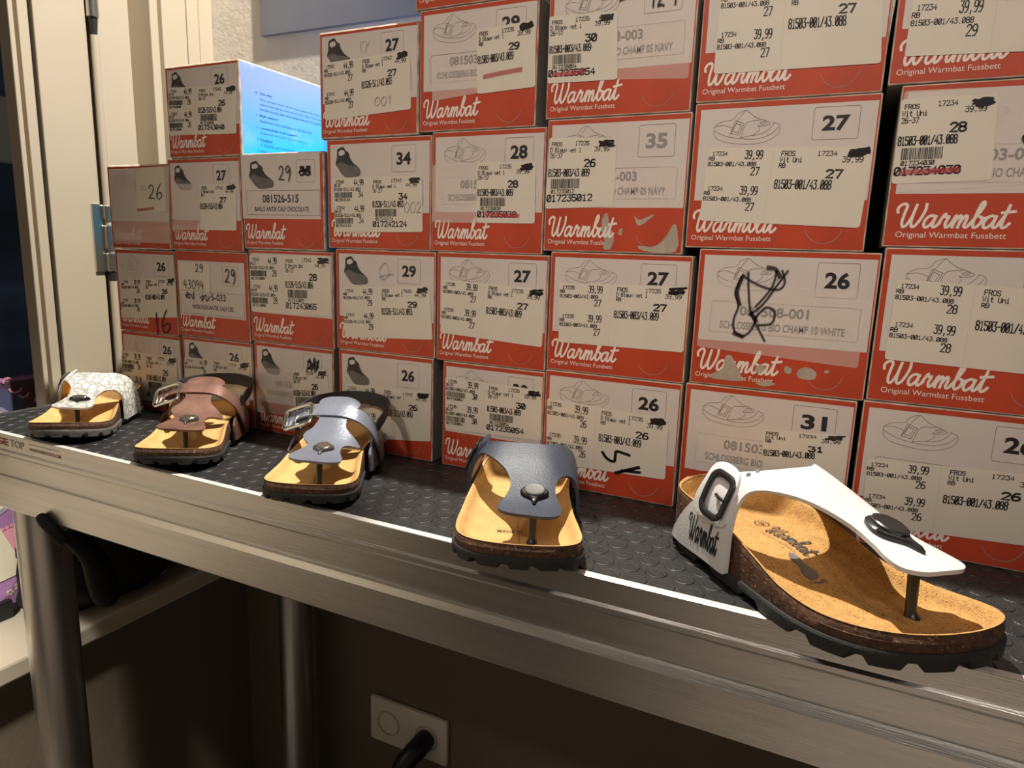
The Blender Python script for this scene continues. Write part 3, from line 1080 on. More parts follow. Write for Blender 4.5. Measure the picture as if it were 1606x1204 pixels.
def right_half(q, mb, d, a, L, bar):
    """FROS block; a(x) maps block fractions to sticker fractions"""
    tx = lambda s, x0, b0, x1, b1, wd=0.00056: q.text(mb, s, a(x0), b0, a(x1), b1, L, wd)
    if bar:
        tx('FROS', 0.03, .07, 0.19, .12)
        tx(d['code'], 0.40, .05, 0.61, .105)
        tx(d['price'], 0.70, .13, 0.92, .19)
        tx(d['name'], 0.01, .145, 0.05 + 0.034 * len(d['name']), .205)
        tx('26-37', 0.01, .225, 0.20, .285)
        tx(d['size'], 0.56, .31, 0.72, .41, 0.0014)
        tx(d['art'], 0.0, .445, 0.64, .545, 0.00082)
        barcode(q, mb, a(0.05), .58, a(0.50), .72, L)
        tx(d['num'], 0.06, .735, 0.42, .785)
        tx(d['num'], 0.0, .81, 0.70, .90, 0.00115)
        scribble(q, mb, a(0.76), .045, a(1.0), .125, L + 1)
    else:
        tx('FROS', 0.03, .05, 0.18, .11)
        tx(d['code'], 0.44, .055, 0.65, .11)
        tx(d['price'], 0.72, .125, 0.94, .19)
        tx(d['name'], 0.02, .13, 0.05 + 0.032 * len(d['name']), .19)
        tx('RB', 0.02, .21, 0.09, .26)
        tx(d['size'], 0.57, .29, 0.74, .385, 0.0014)
        tx(d['art'], 0.0, .42, 0.64, .53, 0.00082)
        scribble(q, mb, a(0.76), .025, a(1.0), .115, L + 1)


def left_half(q, mb, d, a, L, bar):
    tx = lambda s, x0, b0, x1, b1, wd=0.00056: q.text(mb, s, a(x0), b0, a(x1), b1, L, wd)
    for db in (0.0, 0.475):
        tx(d['code'], 0.07, db + .05, 0.30, db + .10)
        tx(d['price'], 0.58, db + .04, 0.84, db + .145, 0.00075)
        tx('26-37' if bar else 'RB', 0.02, db + .12, 0.20 if bar else 0.11, db + .165)
        tx(d['art'], 0.02, db + .19, 0.76, db + .24)
        tx(d['size'], 0.70, db + .26, 0.82, db + .36, 0.00080)
        if bar:
            barcode(q, mb, a(0.03), db + .265, a(0.52), db + .37, L)
            tx(d['num'], 0.05, db + .385, 0.46, db + .425)


BLUE = dict(code='17235', price='39,99', name='D Blauw vet 1', art='81503-003/43.089')
WHITE = dict(code='17234', price='39,99', name='Wit Uni', art='81503-001/43.088')
BROWN = dict(code='17243', price='44,99', name='D Bruin Uni', art='81526-515/43.084')
DARKB = dict(code='17242', price='44,99', name='D Blauw vet 1', art='81526-511/43.093')


def D(base, size, num='017235054'):
    d = dict(base)
    d.update(size=size, num=num)
    return d


def price_sticker(parent, face, q, kind, d, layer=4, extra=None):
    """kind: double, double_bar, single, single_bar, blank"""
    qd = Quad(face, q)
    mb = MB()
    qd.sheet(mb, 'sticker_paper', layer)
    L = layer + 1
    if kind.startswith('double'):
        left_half(qd, mb, d, lambda x: x * 0.42, L, kind.endswith('bar'))
        right_half(qd, mb, d, lambda x: 0.455 + x * 0.53, L, kind.endswith('bar'))
        qd.rects(mb, [(0.419, k / 30, 0.4205, (k + 0.6) / 30) for k in range(30)], 'ink_pale', L)
    elif kind.startswith('single'):
        right_half(qd, mb, d, lambda x: 0.02 + x * 0.95, L, kind.endswith('bar'))
    if extra:
        extra(qd, mb, L + 2)
    return mb.build('price_sticker', parent)


def film(parent, face, q, m='frosted_film', layer=2.8):
    qd = Quad(face, q)
    mb = MB()
    qd.sheet(mb, m, layer)
    o = mb.build('film_sticker', parent)
    o['label'] = 'frosted translucent sticker over the label'
    return o


BOXES = {}


def shoe_box(key, label, size, pic, side='side_grey', lab=(0.035, 0.335, 0.985, 0.955), sq=(0.66, 0.70, 0.90, 0.925), art=None, size_ink='ink_black',
             draw=(0.12, 0.70, 0.49, 0.94), art_ink='ink_soft', art_layer=2.2, logo_at=(0.03, 0.115, 0.545, 0.268), sub=(0.035, 0.045, 0.50, 0.092), box_line=True, dy=0.0):
    x0, x1, z0, z1 = BOXR[key]
    w, h = x1 - x0, z1 - z0
    t = thing('shoe_box', label, 'shoe box', ((x0 + x1) / 2, DEP / 2 + dy, ZO + z0), 'shoe boxes stacked along the wall')
    f = Face(w, h)
    mb = MB()
    bm = bmesh.new()
    bmesh.ops.create_cube(bm, size=1)
    for v in bm.verts:
        v.co = Vector((v.co.x * w, v.co.y * DEP, (v.co.z + 0.5) * h))
    r = bmesh.ops.bevel(bm, geom=list(bm.edges), offset=0.0020 if key in ('A3', 'B4', 'C3', 'D4') else 0.0010, segments=2, affect='EDGES', profile=0.5)
    groups = {'carton_red': [], side: [], 'worn_edge': []}
    bm.verts.index_update()
    vs = [v.co.copy() for v in bm.verts]
    # cardboard is never quite true
    sd = sum(ord(c_) for c_ in key)
    for v in vs:
        if v.z > h * 0.5:
            v.z -= 0.0005 * abs(noise.noise(Vector((v.x * 40, v.y * 10, sd))))
    n = len(mb.v)
    mb.v += [tuple(v) for v in vs]
    for fc in bm.faces:
        nn = fc.normal
        m_ = 'worn_edge'
        if nn.y < -0.95:
            m_ = 'carton_red'
        elif max(abs(nn.x), abs(nn.y), abs(nn.z)) > 0.99:
            m_ = side if abs(nn.x) > 0.9 else ('sky_print' if nn.z > 0.9 else 'kraft')
        mb.f.append([v.index + n for v in fc.verts])
        mb.mi.append(mb.slot(m_))
        mb.sm.append(False)
    bm.free()
    # logo, line under it and the thumb cut
    f.put(mb, logo(f.rect(*logo_at)), 'print_white', 1)
    f.put(mb, sans('Original Warmbat Fussbett', f.rect(*sub)), 'print_white', 1)
    cx, cz, rr = f.xy(0.78, 0.165)[0], f.xy(0, 0.165)[1], 0.0125
    v, fs = ribbon([(cx + rr * math.cos(R(a)), cz + rr * math.sin(R(a))) for a in range(195, 350, 9)], 0.00045)
    f.put(mb, (v, fs), 'kraft', 1)
    body = mb.build('carton', t)
    # printed label
    mb = MB()
    lq = Quad(f, [(lab[0], lab[3]), (lab[2], lab[3]), (lab[2], lab[1]), (lab[0], lab[1])])
    lq.rects(mb, [(0, 0, 1, 1)], 'label_paper', 1)
    sx, sz = draw[2] - draw[0], draw[3] - draw[1]
    dm = lambda p: f.xy(draw[0] + p[0] * sx, draw[1] + p[1] * sz)
    if pic == 'line' or pic == 'faint':
        ink = 'ink_line' if pic == 'line' else 'ink_pale'
        for st in DRAW:
            pp = catmull([(*dm(p), 0) for p in st], 4)
            f.put(mb, ribbon([(p.x, p.y) for p in pp], 0.00032), ink, 2)
        for st in BUCK:
            f.put(mb, ribbon([dm(p) for p in st], 0.00036), ink, 2)
    elif pic == 'dark':
        for pts, m_, l_ in ((SIL, 'photo_dark', 2), (SOLE, 'photo_grey', 2.2), (HOLE, 'label_paper', 2.4)):
            pp = catmull([(*dm(p), 0) for p in pts], 3, True)
            tri = tessellate_polygon([pp])
            f.put(mb, ([Vector((p.x, p.y)) for p in pp], [list(x) for x in tri]), m_, l_)
    if sq:
        X0, Z0, X1, Z1 = f.rect(*sq)
        f.put(mb, ribbon(rrect(X0, Z0, X1, Z1, 0.0016), 0.00030), 'ink_line', 2)
        if size:
            dx, dz = (X1 - X0) * 0.20, (Z1 - Z0) * 0.26
            f.put(mb, sans(size, (X0 + dx, Z0 + dz, X1 - dx, Z1 - dz), 0.035), size_ink, 2.2)
    if box_line:
        X0, Z0, X1, Z1 = f.rect(0.10, 0.40, 0.93, 0.625)
        f.put(mb, ribbon(rrect(X0, Z0, X1, Z1, 0.0016), 0.00030), 'ink_line', 2)
    if art:
        f.put(mb, sans(art[0], f.rect(*art[1]), 0.02), art_ink, art_layer)
        f.put(mb, sans(art[2], f.rect(*art[3]), 0.012), art_ink, art_layer)
    lb = mb.build('printed_label', t)
    BOXES[key] = (t, f)
    return t, f


def hand(parent, face, strokes, wd, m='marker_black', name='handwriting', layer=8):
    """pen strokes in face fractions"""
    mb = MB()
    for s in strokes:
        pp = [(*face.xy(*p), 0) for p in s]
        if len(pp) > 2:
            pp = catmull(pp, 5)
        face.put(mb, ribbon([(p[0], p[1]) for p in pp], wd), m, layer)
    return mb.build(name, parent)


def digit_strokes(s, rect):
    """loose handwriting of a figure string in rect"""
    x0, z0, x1, z1 = rect
    G = {'0': [[(2, 6), (0.3, 4), (0.6, 1), (2.2, 0), (3.8, 2), (3.6, 5), (2, 6)]], '1': [[(1.2, 4.8), (2.2, 6), (1.8, 0)]],
         '2': [[(0.4, 4.6), (1.6, 6), (3.2, 5), (2.4, 2.6), (0.2, 0.2), (2, 0.3), (4, 0)]], '3': [[(0.6, 5.6), (2.6, 6), (3.2, 4.6), (1.8, 3.2), (3.4, 2.4), (2.8, 0.4), (0.4, 0.4)]],
         '4': [[(1.4, 6), (0.4, 2.6), (3.6, 2.8)], [(2.8, 4.6), (2.4, 0)]], '6': [[(3.2, 6.4), (1.2, 4), (0.4, 1.2), (1.8, -0.2), (3.4, 1.2), (2.6, 2.8), (0.8, 1.8)]],
         '9': [[(3.4, 5.2), (1.6, 6), (0.5, 4.2), (1.8, 3), (3.4, 4.8), (3.4, 2), (2.2, -0.6)]], 'A': [[(0, 0), (1.8, 6), (3.6, 0)], [(0.8, 2), (3, 2.2)]], ' ': []}
    n = len(s)
    sx, sz = (x1 - x0) / (n * 4.8 - 0.8), (z1 - z0) / 6
    out = []
    for i, ch in enumerate(s):
        for st in G[ch]:
            out.append([(x0 + (i * 4.8 + a) * sx, z0 + b_ * sz) for a, b_ in st])
    return out


def patch(parent, face, polys, m='torn_card', name='torn_patch', layer=2):
    mb = MB()
    for pts in polys:
        pp = catmull([(*face.xy(*p), 0) for p in pts], 3, True)
        # ragged rim
        pp = [p + Vector((noise.noise(p * 900), noise.noise(p * 900 + Vector((5, 5, 5))), 0)) * 0.0007 for p in pp]
        tri = tessellate_polygon([pp])
        face.put(mb, ([Vector((p.x, p.y)) for p in pp], [list(x) for x in tri]), m, layer)
    o = mb.build(name, parent)
    o['label'] = 'bare torn cardboard patch'
    return o


CHAMP = lambda s, col: ('0815' + s, (0.27, 0.53, 0.66, 0.60), 'SCHLOSSBERG BIO CHAMP ' + col, (0.16, 0.43, 0.86, 0.485))
BARLO = ('081526-515', (0.26, 0.49, 0.70, 0.575), 'BARLO ANTIK CALF CHOCOLATE', (0.16, 0.40, 0.82, 0.45))
DK = dict(draw=(0.09, 0.66, 0.34, 0.93), sq=(0.64, 0.695, 0.86, 0.925))

# ---- column A, at the window
t, f = shoe_box('A1', 'shoe box size 26 at the window end of the bottom row, pale line drawing', '26', 'faint')
price_sticker(t, f, QUAD['A1'], 'double_bar', D(BLUE, '26', '017235012'))
t, f = shoe_box('A2', 'shoe box with a big handwritten 16, leftmost of the second row up', '26', 'faint')
price_sticker(t, f, QUAD['A2'], 'double', D(BLUE, '26'))
hand(t, f, [[(0.66, 0.255), (0.655, 0.15), (0.665, 0.0)], [(0.83, 0.30), (0.76, 0.17), (0.75, 0.06), (0.80, 0.03), (0.86, 0.08), (0.85, 0.14), (0.78, 0.11)]], 0.0018)
t, f = shoe_box('A3', 'shoe box veiled by a frosted sticker with handwritten 26, top of the window-side stack', '', 'faint', sq=None, side='sky_print')
film(t, f, QUAD['A3o'])
price_sticker(t, f, [(0.50, 0.955), (0.97, 0.965), (0.965, 0.45), (0.483, 0.422)], 'blank', None)
hand(t, f, digit_strokes('26', (0.70, 0.60, 0.92, 0.76)), 0.0011)
hand(t, f, digit_strokes('A 00', (0.46, 0.70, 0.66, 0.75)), 0.0004, 'pencil', 'pencil_note')
hand(t, f, [[(0.50, 0.47), (0.60, 0.475), (0.76, 0.49)]], 0.0032, 'marker_red', 'red_mark')

# ---- column B
t, f = shoe_box('B1', 'shoe box size 26 behind the brown sandal in the bottom row, dark sandal picture', '26', 'dark', **DK)
price_sticker(t, f, [(0.03, 0.74), (0.963, 0.775), (0.938, 0.27), (0.0, 0.2)], 'double', D(BROWN, '26'))
t, f = shoe_box('B2', 'shoe box with handwritten 29 and 43094 on a blank sticker, second row up', '', 'none', lab=(0.03, 0.25, 0.955, 0.885), sq=(0.66, 0.62, 0.87, 0.84),
                art=('5-033', (0.49, 0.44, 0.69, 0.52), 'NUNUNUN ANTIK CALF CIEL', (0.22, 0.33, 0.80, 0.385)), box_line=False)
price_sticker(t, f, QUAD['B2'], 'blank', None)
hand(t, f, digit_strokes('29', (0.29, 0.76, 0.40, 0.85)), 0.0008)
hand(t, f, digit_strokes('43094', (0.11, 0.56, 0.40, 0.66)), 0.0008)
hand(t, f, digit_strokes('29', (0.70, 0.66, 0.84, 0.81)), 0.0012)
hand(t, f, [[(0.14, 0.45), (0.16, 0.52), (0.19, 0.45), (0.13, 0.48), (0.21, 0.49), (0.24, 0.44), (0.25, 0.52)], [(0.34, 0.46), (0.38, 0.49), (0.36, 0.43), (0.42, 0.50), (0.43, 0.43), (0.48, 0.49)]], 0.0011)
mbx = MB()
X0, Z0, X1, Z1 = f.rect(0.04, 0.27, 0.94, 0.535)
f.put(mbx, ribbon(rrect(X0, Z0, X1, Z1, 0.0016), 0.0003), 'ink_line', 6)
mbx.build('label_frame', t)
t, f = shoe_box('B3', 'shoe box size 27 half covered by a plain sticker, under the blue-sided box', '27', 'dark', **DK)
film(t, f, QUAD['B3o'])
price_sticker(t, f, QUAD['B3'], 'single', D(BROWN, '27'))
t, f = shoe_box('B4', 'shoe box size 26 with a bright blue printed side, alone on the fourth row', '26', 'dark', side='sky_print', **DK)
price_sticker(t, f, QUAD['B4'], 'double_bar', D(BROWN, '26', '017243040'))
# reading matter on the blue side
bx = (BOXR['B4'][1] - BOXR['B4'][0]) / 2
bh = BOXR['B4'][3] - BOXR['B4'][2]
mb = MB()


def on_side(VF, m):
    V, F = VF
    mb.add([(bx + LAY, -DEP / 2 + p.x, p.y) for p in V], F, m)


for s, y0, z0, y1, z1 in (('1', .022, .690, .0235, .71), ('Toe grip', .027, .685, .045, .715), ('The unique form of the foot gives the toes the', .027, .625, .130, .65),
                          ('natural gripping motion of your feet. The deep', .027, .575, .128, .60), ('construction also stimulates blood circulation.', .027, .525, .127, .55),
                          ('2', .022, .455, .0235, .475), ('Bulb support', .027, .45, .054, .48), ('Stabilizes the metatarsus of the foot', .027, .40, .108, .425),
                          ('3', .022, .325, .0235, .345), ('Longitudinal arch support', .027, .32, .083, .35), ('Supports the natural foot course', .027, .27, .098, .295),
                          ('4', .022, .20, .0235, .22), ('Footbed', .027, .195, .044, .225), ('is flexible and shock absorbent', .027, .145, .095, .17),
                          ('5', .022, .075, .0235, .095), ('Heel cup', .027, .07, .045, .10), ('Deep form', .027, .02, .050, .045)):
    on_side(sans(s, (y0, z0 * bh, y1, z1 * bh), 0.02 if len(s) < 26 else 0.0), 'sky_ink')
for rr in (0.026, 0.030):
    on_side(ribbon([(0.160 + rr * math.cos(R(a)), 0.030 + rr * math.sin(R(a))) for a in range(60, 300, 8)], 0.0010), 'sky_ink')
mb.build('side_print', t)['label'] = 'dark blue reading text on the blue side'

# ---- column C
t, f = shoe_box('C1', 'shoe box with its size crossed out, bottom row between brown and pewter sandals', '26', 'dark', art=CHAMP('26-515', 'CALF'), art_ink='ink_pale', art_layer=3.2, **DK)
hand(t, f, [[(0.68, 0.74), (0.72, 0.88), (0.74, 0.75), (0.78, 0.90), (0.78, 0.74), (0.83, 0.88), (0.80, 0.76)], [(0.69, 0.85), (0.83, 0.80)], [(0.70, 0.78), (0.82, 0.86)]], 0.0012)
film(t, f, QUAD['C1o'], 'frosted_clear')
price_sticker(t, f, QUAD['C1'], 'single_bar', D(BROWN, '26', '017243041'))
t, f = shoe_box('C2', 'shoe box size 28 fully covered by a barcode sticker, no picture showing', '', 'none', lab=(0.03, 0.32, 0.985, 0.965), sq=None, box_line=False)
price_sticker(t, f, [(0.01, 0.938), (0.970, 0.965), (0.975, 0.346), (0.016, 0.325)], 'double_bar', D(BROWN, '28', '017243065'))
t, f = shoe_box('C3', 'shoe box without price sticker, handwritten 29 beside the blacked-out size, third row top', '35', 'dark', art=BARLO, lab=(0.0, 0.325, 0.955, 0.985), side='sky_print',
                draw=(0.10, 0.64, 0.41, 0.92), sq=(0.68, 0.695, 0.895, 0.915), box_line=False)
mbx = MB()
X0, Z0, X1, Z1 = f.rect(0.06, 0.365, 0.945, 0.615)
f.put(mbx, ribbon(rrect(X0, Z0, X1, Z1, 0.0016), 0.0003), 'ink_line', 3)
mbx.build('label_frame', t)
hand(t, f, digit_strokes('29', (0.475, 0.72, 0.62, 0.86)), 0.0011)
hand(t, f, [[(0.72, 0.78), (0.76, 0.85), (0.78, 0.77), (0.82, 0.85), (0.85, 0.77)], [(0.73, 0.84), (0.84, 0.78)], [(0.72, 0.80), (0.85, 0.83)]], 0.0013)

# ---- column D
t, f = shoe_box('D1', 'shoe box size 26 standing behind the pewter sandal, grey side showing, bottom row', '26', 'dark', side='side_grey', **DK)
price_sticker(t, f, QUAD['D1'], 'double', D(DARKB, '26'))
t, f = shoe_box('D2', 'shoe box size 29 with a pencilled loop beside its dark sandal picture', '29', 'dark', **DK)
price_sticker(t, f, QUAD['D2'], 'double', D(DARKB, '29'))
hand(t, f, [[(0.52, 0.70), (0.46, 0.80), (0.52, 0.88), (0.56, 0.78), (0.50, 0.72), (0.47, 0.75), (0.60, 0.78)]], 0.0005, 'pencil', 'pencil_note')
t, f = shoe_box('D3', 'shoe box size 34 with two barcode columns and pencilled 002, third row up', '34', 'dark', **DK)
price_sticker(t, f, QUAD['D3'], 'double_bar', D(DARKB, '34', '017242124'))
hand(t, f, digit_strokes('002', (0.76, 0.335, 0.92, 0.43)), 0.0005, 'pencil', 'pencil_note')
t, f = shoe_box('D4', 'shoe box size 27 with pencilled 001 under the grey board, top of its stack', '27', 'dark', **DK)
price_sticker(t, f, QUAD['D4'], 'double', D(DARKB, '27'))
hand(t, f, digit_strokes('001', (0.58, 0.28, 0.76, 0.36)), 0.0005, 'pencil', 'pencil_note')
hand(t, f, [[(0.46, 0.77), (0.44, 0.85), (0.50, 0.86), (0.49, 0.76)], [(0.50, 0.82), (0.54, 0.87)]], 0.0004, 'pencil', 'pencil_note')

# ---- column E
t, f = shoe_box('E1', 'shoe box size 30 in the bottom row left of the navy sandal strap', '30', 'line')
price_sticker(t, f, [(0.03, 0.853), (0.985, 0.835), (0.99, 0.379), (0.03, 0.355)], 'double_bar', D(BLUE, '30', '017235054'))
t, f = shoe_box('E2', 'shoe box size 27 with a tilted sticker, right of the pencil-looped box', '27', 'line')
price_sticker(t, f, QUAD['E2'], 'double', D(BLUE, '27'))
t, f = shoe_box('E3', 'shoe box size 28 with a frosted sticker and a barcode 017235038 marked red', '28', 'line', art=CHAMP('03-003', '05 NAVY'), art_ink='ink_grey', art_layer=3.2)
film(t, f, QUAD['E3o'])
price_sticker(t, f, QUAD['E3'], 'single_bar', D(BLUE, '28', '017235038'), extra=lambda q, mb, L: q.stroke(mb, [(0.15, 0.855), (0.4, 0.865), (0.72, 0.875)], 0.0035, 'marker_red', L))
t, f = shoe_box('E4', 'shoe box size 29 with a red pen stroke on its price sticker, fourth row', '29', 'line', art=CHAMP('03-003', '05 NAVY'), art_ink='ink_grey', art_layer=3.2)
film(t, f, QUAD['E4o'])
price_sticker(t, f, QUAD['E4'], 'single', D(BLUE, '29'), extra=lambda q, mb, L: q.stroke(mb, [(0.14, 0.745), (0.4, 0.725), (0.76, 0.71)], 0.0038, 'marker_red', L))
t, f = shoe_box('E5', 'shoe box cut off by the picture top, only its red lower edge visible', '29', 'line')

# ---- column F
t, f = shoe_box('F1', 'shoe box size 26 with a black zigzag marker sign, behind the navy sandal', '26', 'line')
price_sticker(t, f, QUAD['F1'], 'double', D(BLUE, '26'), extra=lambda q, mb, L: [
    q.stroke(mb, [(0.49, 0.70), (0.53, 0.79), (0.59, 0.82), (0.60, 0.67), (0.63, 0.655), (0.71, 0.685)], 0.0026, 'marker_black', L),
    q.stroke(mb, [(0.61, 1.0), (0.70, 0.93), (0.79, 0.86)], 0.0030, 'marker_black', L), q.stroke(mb, [(0.66, 0.95), (0.80, 0.94)], 0.0026, 'marker_black', L)])
t, f = shoe_box('F2', 'shoe box size 27 in the second row, directly under the torn box marked 35', '27', 'line')
price_sticker(t, f, QUAD['F2'], 'double', D(BLUE, '27'))
t, f = shoe_box('F3', 'shoe box marked 35 with its red foot torn to grey cardboard, third row', '35', 'line', art=CHAMP('03-003', '05 NAVY'), art_ink='ink_grey', art_layer=3.2, size_ink='ink_grey')
film(t, f, [(0.50, 0.62), (0.965, 0.63), (0.965, 0.34), (0.50, 0.335)], 'frosted_clear')
price_sticker(t, f, QUAD['F3'], 'single_bar', D(BLUE, '26', '017235012'))
patch(t, f, [[(0.445, 0.28), (0.475, 0.29), (0.49, 0.20), (0.525, 0.12), (0.505, 0.03), (0.455, 0.03), (0.46, 0.12), (0.43, 0.18)],
             [(0.66, 0.28), (0.70, 0.245), (0.76, 0.275), (0.80, 0.285), (0.74, 0.23), (0.69, 0.205)],
             [(0.70, 0.06), (0.80, 0.05), (0.87, 0.10), (0.925, 0.21), (0.955, 0.20), (0.955, 0.02), (0.74, 0.02)],
             [(0.56, 0.17), (0.585, 0.18), (0.58, 0.13), (0.555, 0.14)]])
t, f = shoe_box('F4', 'shoe box size 30 with barcode 017235054 marked red, fourth row up', '', 'line', art=CHAMP('03-003', '05 NAVY'), art_ink='ink_grey', art_layer=3.2)
film(t, f, QUAD['F4o'], 'frosted_clear')
price_sticker(t, f, QUAD['F4'], 'single_bar', D(BLUE, '30', '017235054'), extra=lambda q, mb, L: q.stroke(mb, [(0.10, 0.87), (0.3, 0.87), (0.52, 0.855)], 0.0035, 'marker_red', L))
hand(t, f, digit_strokes('12 1', (0.70, 0.74, 0.88, 0.90)), 0.0014)
hand(t, f, [[(0.50, 0.82), (0.54, 0.83), (0.60, 0.84)]], 0.0026)

# ---- column G
t, f = shoe_box('G1', 'shoe box size 31 directly behind the white sandal, bottom row', '31', 'line', art=CHAMP('03-001', '10 WHITE'), art_ink='ink_grey', art_layer=3.2)
film(t, f, QUAD['G1o'])
price_sticker(t, f, [(0.492, 0.72), (0.975, 0.755), (0.985, 0.409), (0.521, 0.355)], 'single', D(WHITE, '31'))
t, f = shoe_box('G2', 'shoe box size 26 scrawled over with a loopy black marker sign, second row', '26', 'line', art=CHAMP('08-001', '10 WHITE'), art_ink='ink_grey', art_layer=3.2, sq=(0.68, 0.69, 0.90, 0.925))
film(t, f, QUAD['G2o'], 'frosted_clear')
sc = lambda pts: [(f_[0], f_[1]) for f_ in pts]
hand(t, f, [[(0.27, 0.82), (0.235, 0.70), (0.26, 0.60), (0.24, 0.50), (0.25, 0.42), (0.30, 0.38), (0.35, 0.44), (0.37, 0.53)],
            [(0.27, 0.82), (0.32, 0.78), (0.40, 0.74), (0.48, 0.73), (0.51, 0.78), (0.49, 0.86)],
            [(0.30, 0.84), (0.31, 0.72), (0.33, 0.58), (0.36, 0.50), (0.40, 0.42), (0.43, 0.36)],
            [(0.52, 0.86), (0.47, 0.76), (0.40, 0.62), (0.33, 0.54)],
            [(0.46, 0.86), (0.44, 0.74), (0.36, 0.60)],
            [(0.37, 0.53), (0.42, 0.60), (0.47, 0.57), (0.46, 0.49), (0.39, 0.47)]], 0.0016, 'marker_grey', 'marker_scrawl')
hand(t, f, [[(0.265, 0.80), (0.245, 0.70), (0.265, 0.61)], [(0.34, 0.55), (0.37, 0.50)], [(0.41, 0.88), (0.45, 0.87), (0.48, 0.82)], [(0.25, 0.40), (0.30, 0.38)]], 0.0030, 'marker_grey', 'marker_scrawl')
patch(t, f, [[(0.21, 0.225), (0.245, 0.23), (0.28, 0.16), (0.31, 0.10), (0.31, 0.05), (0.14, 0.05), (0.135, 0.08), (0.20, 0.13)],
             [(0.395, 0.165), (0.43, 0.185), (0.45, 0.15), (0.43, 0.12), (0.395, 0.13)], [(0.56, 0.19), (0.60, 0.18), (0.59, 0.14), (0.56, 0.15)],
             [(0.64, 0.18), (0.69, 0.20), (0.735, 0.165), (0.73, 0.12), (0.67, 0.11), (0.63, 0.13)], [(0.40, 0.05), (0.48, 0.07), (0.52, 0.05), (0.45, 0.03)],
             [(0.78, 0.185), (0.80, 0.19), (0.80, 0.17), (0.78, 0.17)]])
t, f = shoe_box('G3', 'shoe box size 27 with a clear sandal drawing and a wide sticker, third row', '27', 'line', sq=(0.665, 0.725, 0.90, 0.93))
price_sticker(t, f, [(0.1, 0.694), (0.985, 0.672), (0.965, 0.155), (0.075, 0.194)], 'double', D(WHITE, '27'))
t, f = shoe_box('G4', 'shoe box size 27 cut by the picture top, above the clear-drawing box', '27', 'line')
price_sticker(t, f, QUAD['G4'], 'double', D(WHITE, '27'))

# ---- column H, at the right
t, f = shoe_box('H1', 'shoe box size 26 at the right end of the bottom row, above white sandal', '26', 'line')
price_sticker(t, f, [(0.055, 0.60), (0.96, 0.655), (0.945, 0.185), (0.075, 0.135)], 'double', D(WHITE, '26'))
t, f = shoe_box('H2', 'shoe box size 28 at the right end of the second row, no barcode', '28', 'line', logo_at=(0.06, 0.125, 0.60, 0.275), sub=(0.07, 0.05, 0.57, 0.098))
price_sticker(t, f, [(0.076, 0.80), (0.965, 0.765), (0.965, 0.255), (0.067, 0.281)], 'double', D(WHITE, '28'))
t, f = shoe_box('H3', 'shoe box size 28 with barcode 017234030 marked red, right end of the third row', '', 'faint', art=CHAMP('03-001', '10 WHITE'), art_ink='ink_grey', art_layer=3.2, box_line=True,
                logo_at=(0.045, 0.125, 0.60, 0.275), sub=(0.06, 0.05, 0.57, 0.098))
film(t, f, QUAD['H3o'])
price_sticker(t, f, [(0.005, 0.915), (0.439, 0.919), (0.466, 0.413), (0.008, 0.397)], 'single_bar', D(WHITE, '28', '017234030'),
              extra=lambda q, mb, L: q.stroke(mb, [(0.10, 0.865), (0.4, 0.865), (0.66, 0.86)], 0.0035, 'marker_red', L))
hand(t, f, [[(0.62, 0.68), (0.58, 0.66), (0.60, 0.62)], [(0.60, 0.58), (0.64, 0.56)]], 0.0030)
t, f = shoe_box('H4', 'shoe box size 29 cut off by the top right corner of the picture', '29', 'line')
price_sticker(t, f, [(0.075, 0.80), (0.965, 0.76), (0.965, 0.127), (0.062, 0.168)], 'double', D(WHITE, '29'))


# ------------------------------------------------------------------ sandals
OUTL = [(0,0), (.025,.088), (.09,.15), (.2,.172), (.35,.166), (.47,.162), (.58,.176), (.70,.198), (.80,.206), (.89,.196),
        (.95,.163), (.985,.11), (1.0,.04), (.993,-.03), (.96,-.105), (.90,-.162), (.81,-.2), (.69,-.214), (.54,-.205), (.36,-.185), (.2,-.175), (.09,-.15), (.025,-.088)]


def interp(x, tab):
    """smooth curve through the (x, value) pairs without overshoot"""
    n = len(tab)
    if x <= tab[0][0]:
        return tab[0][1]
    if x >= tab[-1][0]:
        return tab[-1][1]
    d = [(tab[i + 1][1] - tab[i][1]) / (tab[i + 1][0] - tab[i][0]) for i in range(n - 1)]
    m = [d[0]] + [0 if d[i - 1] * d[i] <= 0 else 2 * d[i - 1] * d[i] / (d[i - 1] + d[i]) for i in range(1, n - 1)] + [d[-1]]
    for i in range(n - 1):
        if x <= tab[i + 1][0]:
            h = tab[i + 1][0] - tab[i][0]
            t = (x - tab[i][0]) / h
            return ((1 + 2 * t) * (1 - t) ** 2 * tab[i][1] + t * (1 - t) ** 2 * h * m[i] + t * t * (3 - 2 * t) * tab[i + 1][1] + t * t * (t - 1) * h * m[i + 1])


def spring(x):
    return .052 * max(0.0, min(1.0, (x - .60) / .40)) ** 2


def rim_z(x, y=0):
    z = interp(x, [(0, .195), (.15, .19), (.34, .172), (.50, .135), (.62, .102), (.78, .088), (1, .088)])
    if y > 0:      # the inner side keeps its arch longer
        z += 0.018 * math.exp(-((x - .45) / .12) ** 2)
    return z + spring(x)


def floor_z(x, y=0):
    z = interp(x, [(0, .120), (.22, .112), (.42, .118), (.62, .068), (.80, .044), (1, .046)])
    return z + spring(x) + 0.012 * math.exp(-((x - .45) / .13) ** 2) * max(-1, min(1, y / .12))


PTS = [(p.x, p.y) for p in catmull([(a, b_, 0) for a, b_ in OUTL], 7, True)]
INN = [(x, y) for x, y in OUTL[:12]] + [(1.0, .04)]
OUTR = [(0, 0), (.025, -.088), (.09, -.15), (.2, -.175), (.36, -.185), (.54, -.205), (.69, -.214), (.81, -.2), (.90, -.162), (.96, -.105), (.993, -.03), (1.0, .04)]


